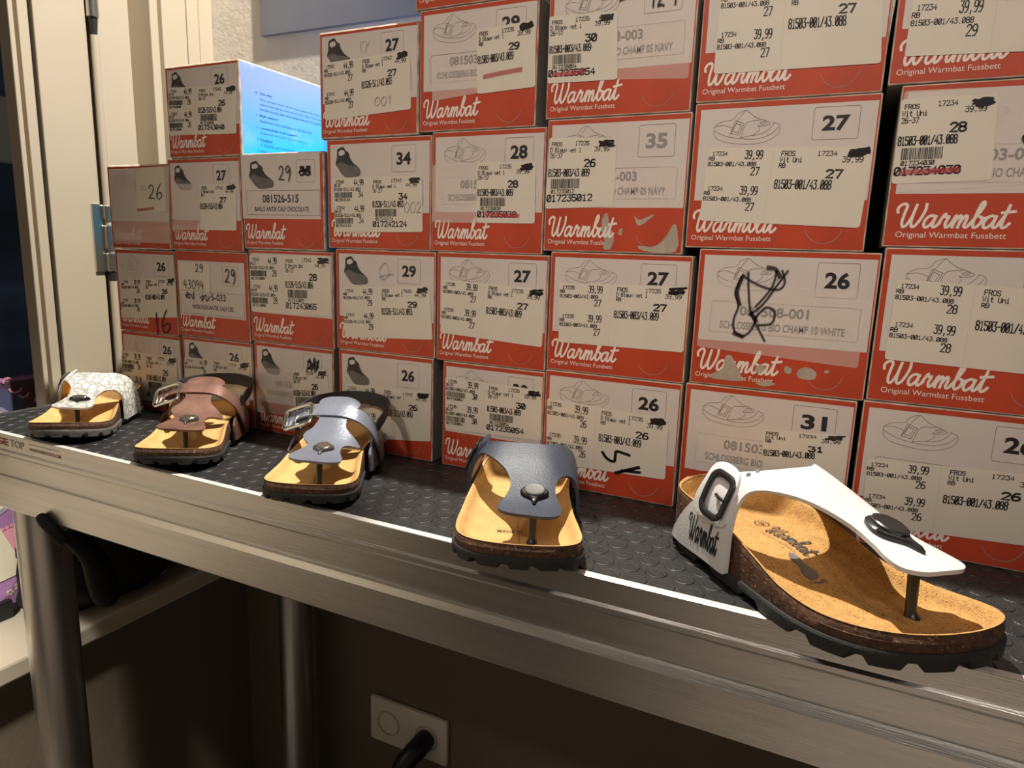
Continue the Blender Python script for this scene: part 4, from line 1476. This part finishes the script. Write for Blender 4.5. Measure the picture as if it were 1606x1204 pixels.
def half_w(x, side):
    return interp(x, INN) if side > 0 else -interp(x, OUTR)


def spine(x, y):
    cx = min(max(x, .17), .84)
    return cx, 0.5 * (half_w(cx, 1) - half_w(cx, -1))


def foot_z(x, y):
    """height of the footbed surface at a point inside the outline"""
    cx, cy = spine(x, y)
    w_ = half_w(min(max(x, 0.02), .99), 1 if y > cy else -1)
    k = min(1.0, abs(y - cy) / max(.02, abs(w_ - (cy if y > cy else -cy))))
    return floor_z(x, y) + (rim_z(x, y) - floor_z(x, y)) * max(0, (k - .74) / .26) ** 2


H_THONG = [(0, .375), (.25, .365), (.38, .345), (.50, .305), (.60, .262), (.70, .228), (.80, .205), (.90, .195)]
H_TBAR = [(0, .43), (.25, .41), (.36, .385), (.46, .335), (.56, .280), (.66, .240), (.78, .215), (.90, .205)]


class Arch:
    """surface over the foot: (X along the sole, q across from outer -1 to inner +1) -> point; |q| > 1 runs down the side"""

    def __init__(self, H, zs=.046, pad=.008, n=3.3):
        self.H, self.zs, self.pad, self.n = H, zs, pad, n

    def pt(self, X, q, off=0.0):
        xx = min(max(X, .05), .93)
        s = 1 if q >= 0 else -1
        W = abs(half_w(xx, s)) + self.pad + off + (0.016 if s > 0 else 0.004) * math.exp(-((X - .45) / .14) ** 2)
        z0 = self.zs + spring(X)
        Hh = interp(X, self.H) + off
        e = 2.0 / self.n
        qq = max(-1, min(1, q))
        an = qq * math.pi / 2
        y = s * W * abs(math.sin(an)) ** e
        # keep the crown gently rounded
        y = 0.75 * y + 0.25 * s * W * abs(math.sin(an))
        z = z0 + (Hh - z0) * abs(math.cos(an)) ** e
        if abs(q) > 1:
            z -= (abs(q) - 1) * .2
        return Vector((X, y, z))

    def normal(self, X, q):
        d = 0.004
        a = self.pt(X + d, q) - self.pt(X - d, q)
        b = self.pt(X, q + d) - self.pt(X, q - d)
        n = a.cross(b)
        if n.length < 1e-9:
            return Vector((0, 0, 1))
        n.normalize()
        return n if n.z * 1.0 + n.y * q > 0 else -n


def leather(mb, arch, outline, L, m, thick=.012, off=0.0, lining='lining_pale', edge=None, step=.020, closed_smooth=4, holes=(), curl=None):
    """patch of leather cut to an outline in (X, q), laid over the arch"""
    QS = 0.42                                   # q to roughly isotropic units
    poly = [(p.x, p.y) for p in catmull([(a, b_ * QS, 0) for a, b_ in outline], closed_smooth, True)] if closed_smooth else [(a, b_ * QS) for a, b_ in outline]
    pts = [Vector(p) for p in poly]
    n = len(pts)
    edges = [(k, (k + 1) % n) for k in range(n)]
    x0, x1 = min(p[0] for p in poly), max(p[0] for p in poly)
    y0, y1 = min(p[1] for p in poly), max(p[1] for p in poly)

    def inside(x, y):
        c = False
        for (ax, ay), (bx, by) in zip(poly, poly[1:] + poly[:1]):
            if (ay > y) != (by > y) and x < (bx - ax) * (y - ay) / (by - ay) + ax:
                c = not c
        return c

    def near(x, y):
        return min((p[0] - x) ** 2 + (p[1] - y) ** 2 for p in poly) < (step * .55) ** 2
    for i in range(int((x1 - x0) / step) + 2):
        for j in range(int((y1 - y0) / step) + 2):
            x, y = x0 + (i + (0.5 if j % 2 else 0)) * step, y0 + j * step
            if inside(x, y) and not near(x, y):
                pts.append(Vector((x, y)))
    vo, eo, fo, ov, oe, of = delaunay_2d_cdt(pts, edges, [list(range(n))], 1, 1e-6)
    top, bot = [], []
    for p in vo:
        X, q = p.x, p.y / QS
        b = arch.pt(X, q)
        nn = arch.normal(X, q)
        if curl:
            b = b + Vector((0, 0, curl(X, q)))
        top.append((b + nn * (off + thick)) * L)
        bot.append((b + nn * off) * L)
    fo = [list(f) for f in fo]
    # orient faces outward
    f0 = fo[len(fo) // 2]
    nrm = (top[f0[1]] - top[f0[0]]).cross(top[f0[2]] - top[f0[0]])
    k0 = vo[f0[0]]
    if nrm.dot(arch.normal(k0.x, k0.y / QS)) < 0:
        fo = [f[::-1] for f in fo]
    nv = len(vo)
    mb.add(top, fo, m, True)
    mb.add(bot, [f[::-1] for f in fo], lining, True)
    cnt = {}
    for f in fo:
        for k in range(len(f)):
            e = (f[k], f[(k + 1) % len(f)])
            cnt[e] = 1
    rim = [e for e in cnt if (e[1], e[0]) not in cnt]
    V, F = [], []
    for a, b in rim:
        i = len(V)
        V += [top[a], top[b], bot[b], bot[a]]
        F.append([i + 3, i + 2, i + 1, i])
    mb.add(V, F, edge or m, False)


def rounded_path(w, h, r, n=4):
    return [(a, b_) for a, b_ in rrect(-w / 2, -h / 2, w / 2, h / 2, r, n)[:-1]]


def buckle(parent, arch, X, q, L, m, wX=.105, wq=.135, rad=.0105, off=.030, pin=True, turn=0.0, tilt=None):
    o = arch.pt(X, q)
    n = arch.normal(X, q)
    tx = (arch.pt(X + .01, q) - arch.pt(X - .01, q)).normalized()
    if tilt:
        n = (n + Vector(tilt)).normalized()
        tx = (tx - n * tx.dot(n)).normalized()
    tq = n.cross(tx).normalized()
    if turn:
        rm = Matrix.Rotation(turn, 3, n)
        tx, tq = rm @ tx, rm @ tq
    mb = MB()
    pts = []
    for a, b_ in catmull_closed2(rounded_path(wX, wq, .028, 4)):
        lift = off - 0.9 * b_ * b_          # the frame follows the strap
        pts.append((o + tx * a + tq * b_ + n * lift) * L)
    mb.tube(pts, rad * L, m, 10, closed=True, flat=0.6, up=n)
    fr_ = mb.build('buckle', parent)
    if pin:
        mb = MB()
        mb.tube([(o + tx * (wX * .5) + n * (off + .006)) * L, (o + tx * (wX * .25) + n * (off + .008)) * L, (o - tx * (wX * .02) + n * (off - .002)) * L], .0055 * L, m, 8)
        mb.build('buckle_pin', fr_)
    return fr_


def catmull_closed2(pts):
    return [(p.x, p.y) for p in catmull([(a, b_, 0) for a, b_ in pts], 2, True)]


def sandal(label, x, y, yaw, L, wid, style):
    """right-foot cork sandal, toe along local +X"""
    S_ = style
    Lm = L * U
    t = thing('sandal', label, 'sandal', P(x, y, ZTU), 'children\'s cork sandals in a row on the table', yaw)
    n = len(PTS)
    # --- outsole with a notched tread edge
    mb = MB()
    rg = []

    def ring(kk, zf):
        out = []
        for i, (a, b_) in enumerate(PTS):
            cx, cy = spine(a, b_)
            out.append(Vector((cx + (a - cx) * kk, cy + (b_ - cy) * kk, zf(i, a, b_))) * Lm)
        return out
    tread = [0.020 if (i % 9) in (0, 1, 2) else 0.0 for i in range(n)]
    rg.append(ring(0.97, lambda i, a, b_: .046 + spring(a)))
    rg.append(ring(1.028, lambda i, a, b_: .044 + spring(a)))
    rg.append(ring(1.045, lambda i, a, b_: .038 + spring(a)))
    rg.append(ring(1.045, lambda i, a, b_: .024 + spring(a)))
    rg.append([p * 1 for p in ring(1.04, lambda i, a, b_: tread[i] + .004 + spring(a) * .95)])
    rg.append(ring(0.985, lambda i, a, b_: tread[i] + .0005 + spring(a) * .93))
    rg.append(ring(0.80, lambda i, a, b_: 0.004 + spring(a) * .9))
    rg.append(ring(0.02, lambda i, a, b_: 0.004 + spring(a) * .9))
    mb.rings(rg, S_['sole'], cap1=True)
    mb.build('outsole', t, sharp=28)
    # --- cork
    mb = MB()
    rg = [ring(0.930, lambda i, a, b_: rim_z(a, b_) - .004), ring(0.965, lambda i, a, b_: rim_z(a, b_) - .001), ring(0.992, lambda i, a, b_: rim_z(a, b_) - .006),
          ring(1.0, lambda i, a, b_: rim_z(a, b_) - .020), ring(1.008, lambda i, a, b_: .5 * (rim_z(a, b_) + .046 + spring(a))), ring(1.0, lambda i, a, b_: .044 + spring(a))]
    mb.rings(rg, 'cork')
    mb.build('cork_midsole', t, sharp=50)
    # --- footbed
    mb = MB()
    ks = [0.985, .955, .91, .86, .80, .72, .60, .45, .3, .15, .02]
    rg = []
    for k in ks:
        def zf(i, a, b_, k=k):
            cx, cy = spine(a, b_)
            px, py = cx + (a - cx) * k, cy + (b_ - cy) * k
            f_ = max(0, (k - .76) / .205)
            f_ = min(1, f_)
            f_ = f_ * f_ * (3 - 2 * f_)
            z = floor_z(px, py) + (rim_z(a, b_) - floor_z(px, py)) * f_
            # toe grip ridge
            z += .010 * math.exp(-((px - .80 - .25 * abs(py - .0)) / .028) ** 2) * (1 - f_) * (1 if abs(py) < .16 else 0)
            return z + (.0015 if k > .9 else .001)
        rg.append(ring(k, zf))
    mb.rings(rg, S_['bed'], cap1=True)
    if S_.get('bed_print'):
        def bed(VF, m, ox, oy, sc, flip=False):
            V, F = VF
            # writing runs from heel to toe, letters upright towards the inner side
            mb.add([Vector((ox + p.x * sc, oy + p.y * sc, foot_z(ox + p.x * sc, oy + p.y * sc) + .0045)) * Lm for p in V], F, m)
        S_['bed_print'](bed)
    mb.build('footbed', t, sharp=0)
    # --- uppers
    S_['upper'](t, Lm)
    # --- thong post and toggle
    ar = S_['arch']
    px, py = S_.get('post', (.800, .045))
    zf = foot_z(px, py)
    # find q for the lobe above the post
    q = min((abs(ar.pt(px, k / 200).y - py), k / 200) for k in range(-120, 120))[1]
    topz = ar.pt(px, q).z
    mb = MB()
    pts = [(px + .012, py, zf - .004), (px + .008, py, zf + .010), (px + .002, py, zf + .03), (px - .004, py, topz - .03), (px - .012, py, topz + .004)]
    mb.tube([Vector(p) * Lm for p in pts], [.030 * Lm, .019 * Lm, .0135 * Lm, .0145 * Lm, .020 * Lm], 'black_plastic', 14)
    mb.build('toe_post', t)
    g = S_.get('toggle')
    if g:
        tx_, size, wide, m1, m2 = g
        q = min((abs(ar.pt(tx_, k / 200).y - py), k / 200) for k in range(-120, 120))[1]
        o = ar.pt(tx_, q)
        nn = ar.normal(tx_, q)
        ax = (ar.pt(tx_ + .02, q) - ar.pt(tx_ - .02, q)).normalized()
        ay = nn.cross(ax)
        shape = catmull([(-.42, 0, 0), (-.36, .30, 0), (-.10, .48, 0), (.10, .40, 0), (.34, .12, 0), (.60, .055, 0), (.60, -.055, 0), (.34, -.12, 0), (.10, -.40, 0), (-.10, -.48, 0), (-.36, -.30, 0)], 4, True)
        mb = MB()
        rg = []
        for sc, h in ((1.0, .010), (1.04, .014), (1.04, .023), (.93, .029), (.70, .030)):
            rg.append([(o + ax * p.x * size * (1 if p.x > 0 else sc) * sc + ay * p.y * wide * sc + nn * h) * Lm for p in shape])
        mb.rings(rg, m1, cap0=True, cap1=True)
        c0 = -.06
        rg = []
        for r_, h in ((.34, .027), (.34, .035), (.30, .038), (.24, .037)):
            rg.append([(o + ax * (c0 + r_ * math.cos(2 * math.pi * k / 24)) * size + ay * r_ * 1.05 * math.sin(2 * math.pi * k / 24) * wide + nn * h) * Lm for k in range(24)])
        mb.rings(rg, m2, cap1=True)
        mb.build('toggle', t, sharp=40)
    for o in t.children_recursive:        # sandal width
        o.data.transform(Matrix.Diagonal((1, wid, 1, 1)))
        o.data.update()
    return t


# ---- thong sandals: one wide strap that narrows to a tongue at the toe post
TH = Arch(H_THONG)
THONG = [(.11, -1.04), (.28, -1.04), (.405, -1.04), (.415, -.85), (.415, -.66), (.430, -.48), (.490, -.30), (.575, -.11), (.66, -.045), (.74, -.06), (.80, -.105), (.845, -.115), (.878, -.03),
         (.890, .10), (.883, .22), (.850, .32), (.80, .33), (.74, .28), (.67, .265), (.60, .33), (.545, .50), (.515, .68), (.505, .86), (.505, 1.04), (.40, 1.04), (.25, 1.04), (.265, .86), (.30, .62),
         (.365, .38), (.420, .15), (.425, -.05), (.400, -.25), (.335, -.45), (.28, -.62), (.235, -.78), (.17, -.92)]


TH_HIGH = Arch([(0, .38), (.25, .37), (.38, .352), (.50, .318), (.60, .280), (.70, .250), (.80, .230), (.90, .220)])


def thong_upper(m, buckle_m, lining='lining_pale', edge=None, side_text=False, TH=TH):
    def build(t, Lm):
        mb = MB()
        leather(mb, TH, THONG, Lm, m, .012, lining=lining, edge=edge)
        # holes of the strap
        for X, q in ((.385, -.36), (.395, -.27)):
            o, nn = TH.pt(X, q), TH.normal(X, q)
            ax = nn.orthogonal().normalized()
            ay = nn.cross(ax)
            ring_ = [(o + ax * .0075 * math.cos(2 * math.pi * k / 12) + ay * .0075 * math.sin(2 * math.pi * k / 12) + nn * .0128) * Lm for k in range(12)]
            mb.add(ring_, [list(range(12))], 'near_black')
        if side_text:
            V, F = logo((0, 0, 1, 1), 0.13)
            out = []
            for p in V:
                X = .215 + p.x * .160
                q = -.985 + p.y * .100
                out.append((TH.pt(X, q) + TH.normal(X, q) * .0135) * Lm)
            mb.add(out, F, 'ink_black')
        mb.build('thong_strap', t)
        # tongue of the side flap that runs under the buckle, its rounded end showing
        mb = MB()
        leather(mb, TH, [(.245, -.84), (.39, -.84), (.400, -.66), (.385, -.48), (.36, -.40), (.305, -.39), (.268, -.45), (.258, -.60)], Lm, m, .010, off=.012, lining=lining, edge=edge)
        mb.build('strap_end', t)
        buckle(t, TH, .338, -.67, Lm, buckle_m, wX=.096, wq=.128, rad=.0108)
    return build


# ---- T-bar sling-backs
TB = Arch(H_TBAR)
TONGUE = [(.890, .10), (.880, -.04), (.845, -.15), (.80, -.155), (.75, -.09), (.70, -.045), (.66, -.09), (.62, -.15), (.585, -.15), (.55, -.09), (.48, -.065), (.42, -.075), (.375, -.17), (.33, -.15), (.310, .06), (.33, .27),
          (.375, .29), (.42, .20), (.48, .19), (.54, .24), (.575, .42), (.60, .58), (.63, .50), (.655, .36), (.69, .28), (.75, .30), (.80, .38), (.845, .38), (.880, .26)]


def tbar_upper(m, back_m, lining='lining_brown', edge=None):
    def build(t, Lm):
        mb = MB()
        leather(mb, TB, TONGUE, Lm, m, .012, off=.004, lining=lining, edge=edge)
        mb.build('tongue', t)
        # strap across the instep, from the buckle to the inner side
        mb = MB()
        leather(mb, TB, [(.30, -.80), (.355, -.80), (.43, -.64), (.465, -.40), (.475, -.15), (.475, .15), (.47, .42), (.445, .66), (.40, .86), (.33, .98), (.27, 1.0), (.26, .90), (.33, .74), (.375, .58), (.395, .35),
                         (.40, .10), (.395, -.15), (.38, -.38), (.345, -.58), (.30, -.70)], Lm, m, .011, off=.016, lining=lining, edge=edge)
        for X, q in ((.425, -.36), (.432, -.28)):
            o, nn = TB.pt(X, q), TB.normal(X, q)
            ax = nn.orthogonal().normalized()
            ay = nn.cross(ax)
            mb.add([(o + ax * .0075 * math.cos(2 * math.pi * k / 12) + ay * .0075 * math.sin(2 * math.pi * k / 12) + nn * .0278) * Lm for k in range(12)], [list(range(12))], 'near_black')
        mb.build('instep_strap', t)
        # side flaps rising out of the sole
        for s in (-1, 1):
            mb = MB()
            leather(mb, TB, [(.16, s * 1.04), (.44, s * 1.04), (.475, s * .93), (.44, s * .84), (.36, s * .74), (.30, s * .70), (.24, s * .74), (.20, s * .88)], Lm, m, .011, off=-.002, lining=lining, edge=edge)
            mb.build('side_flap', t)
        # heel strap
        mb = MB()
        path = catmull([(.36, -.205, .27), (.24, -.225, .30), (.10, -.190, .325), (.0, -.105, .335), (-.03, 0, .338), (.0, .105, .335), (.10, .190, .325), (.24, .212, .305), (.36, .200, .27)], 6)
        outer, rgs = [], []
        hw_ = .036
        for i, p in enumerate(path):
            a, b_ = path[max(i - 1, 0)], path[min(i + 1, len(path) - 1)]
            tt = (b_ - a).normalized()
            nn = tt.cross(Vector((0, 0, 1))).normalized()
            lean = Vector((0, 0, 1)) - nn * 0.12
            rgs.append([(p + lean * (-hw_) + nn * -.005) * Lm, (p + lean * (-hw_) + nn * .005) * Lm, (p + lean * hw_ + nn * .005) * Lm, (p + lean * hw_ + nn * -.005) * Lm])
        mb.rings(rgs, back_m, cap0=True, cap1=True, smooth=True)
        mb.build('heel_strap', t)['label'] = 'strap around the heel, coloured dark as in shade'
        # strap end lying inside the buckle
        o, n = TB.pt(.425, -.47), TB.normal(.425, -.47)
        tx = (TB.pt(.435, -.47) - TB.pt(.415, -.47)).normalized()
        n = (n + Vector((.75, .10, .25))).normalized()
        tx = (tx - n * tx.dot(n)).normalized()
        tq = n.cross(tx)
        mb = MB()
        out = [(o + tx * a_ + tq * c_ + n * (.026 - .9 * c_ * c_)) * Lm for a_, c_ in rounded_path(.096, .20, .035)]
        inn = [(o + tx * a_ + tq * c_ + n * (.016 - .9 * c_ * c_)) * Lm for a_, c_ in rounded_path(.096, .20, .035)]
        k_ = len(out)
        mb.rings([inn, out], m, cap0=True, cap1=True, smooth=False)
        mb.build('strap_end', t)
        buckle(t, TB, .425, -.47, Lm, 'metal_silver', wX=.120, wq=.160, rad=.0135, off=.034, tilt=(.75, .10, .25))
    return build


def size_ring(s):
    def pr(bed):
        pts = [(.024 * math.cos(R(a)), .020 * math.sin(R(a))) for a in range(0, 361, 15)]
        bed(ribbon(pts, .0028), 'ink_soft', .285, .03, 1)
        bed(sans(s, (-.012, -.008, .012, .008), 0.02), 'ink_soft', .285, .03, 1)
        bed(logo((0, 0, .185, .056), 0.10), 'ink_soft', .325, -.005, 1)
        bed(sans('Original Warmbat Fussbett', (0, 0, .15, .009)), 'ink_line', .335, -.028, 1)
        # little footprint with toes
        foot = catmull([(0, 0, 0), (.02, .014, 0), (.05, .010, 0), (.085, .018, 0), (.105, .008, 0), (.105, -.018, 0), (.08, -.024, 0), (.05, -.012, 0), (.02, -.014, 0)], 4, True)
        tri = tessellate_polygon([foot])
        bed(([Vector((p.x, p.y)) for p in foot], [list(x) for x in tri]), 'ink_line', .475, -.040, 1)
        for k in range(5):
            c_ = (.118 + .004 * math.sin(k), .016 - k * .011)
            r_ = .0042 + .0008 * (4 - k) * .5
            bed(([Vector((c_[0] + r_ * math.cos(R(60 * j)), c_[1] + r_ * math.sin(R(60 * j)))) for j in range(6)], [list(range(6))]), 'ink_line', .475, -.040, 1)
    return pr


def made_in(bed):
    V, F = sans('MADE IN', (0, 0, .085, .016), 0.01)
    # reads from the toe end, across the bed
    bed(([Vector((-p.y, p.x)) for p in V], F), 'ink_soft', .705, -.075, 1)


sandal('white leather thong sandal with black buckle, rightmost on the table, toes to the right', -.158, -.058, -.715, .392, 1.03,
       dict(sole='outsole_rubber', bed='suede_cork', arch=TH_HIGH, upper=thong_upper('leather_white', 'black_plastic', edge='leather_white', side_text=True, TH=TH_HIGH), bed_print=size_ring('26'),
            toggle=(.715, .150, .105, 'black_plastic', 'black_plastic')))
sandal('navy leather thong sandal with toe towards the viewer, second from the right', -.4275, -.031, -1.20, .330, 1.17,
       dict(sole='outsole_rubber', bed='suede', arch=TH, upper=thong_upper('leather_navy', 'black_plastic', edge='leather_navy'), bed_print=made_in,
            toggle=(.735, .105, .092, 'black_plastic', 'stud_grey')))
sandal('pewter grey sling-back sandal with T-strap and silver buckle, middle of the row', -.781, -.022, -1.19, .302, 1.12,
       dict(sole='outsole_rubber', bed='suede', arch=TB, upper=tbar_upper('leather_pewter', 'leather_shaded'), toggle=(.735, .105, .095, 'metal_dark', 'metal_silver')))
sandal('brown metallic sling-back sandal with T-strap, second from the window', -1.115, -.022, -1.06, .297, 1.13,
       dict(sole='outsole_rubber', bed='suede', arch=TB, upper=tbar_upper('leather_brown', 'leather_shaded'), toggle=(.735, .105, .095, 'metal_dark', 'metal_silver')))
sandal('white thong sandal with silver crackle pattern, nearest to the window', -1.434, -.024, -.98, .302, 1.12,
       dict(sole='outsole_grey', bed='suede', arch=TH, upper=thong_upper('leather_crackle', 'metal_dark', lining='suede', edge='leather_white'),
            toggle=(.75, .060, .110, 'black_plastic', 'metal_dark')))
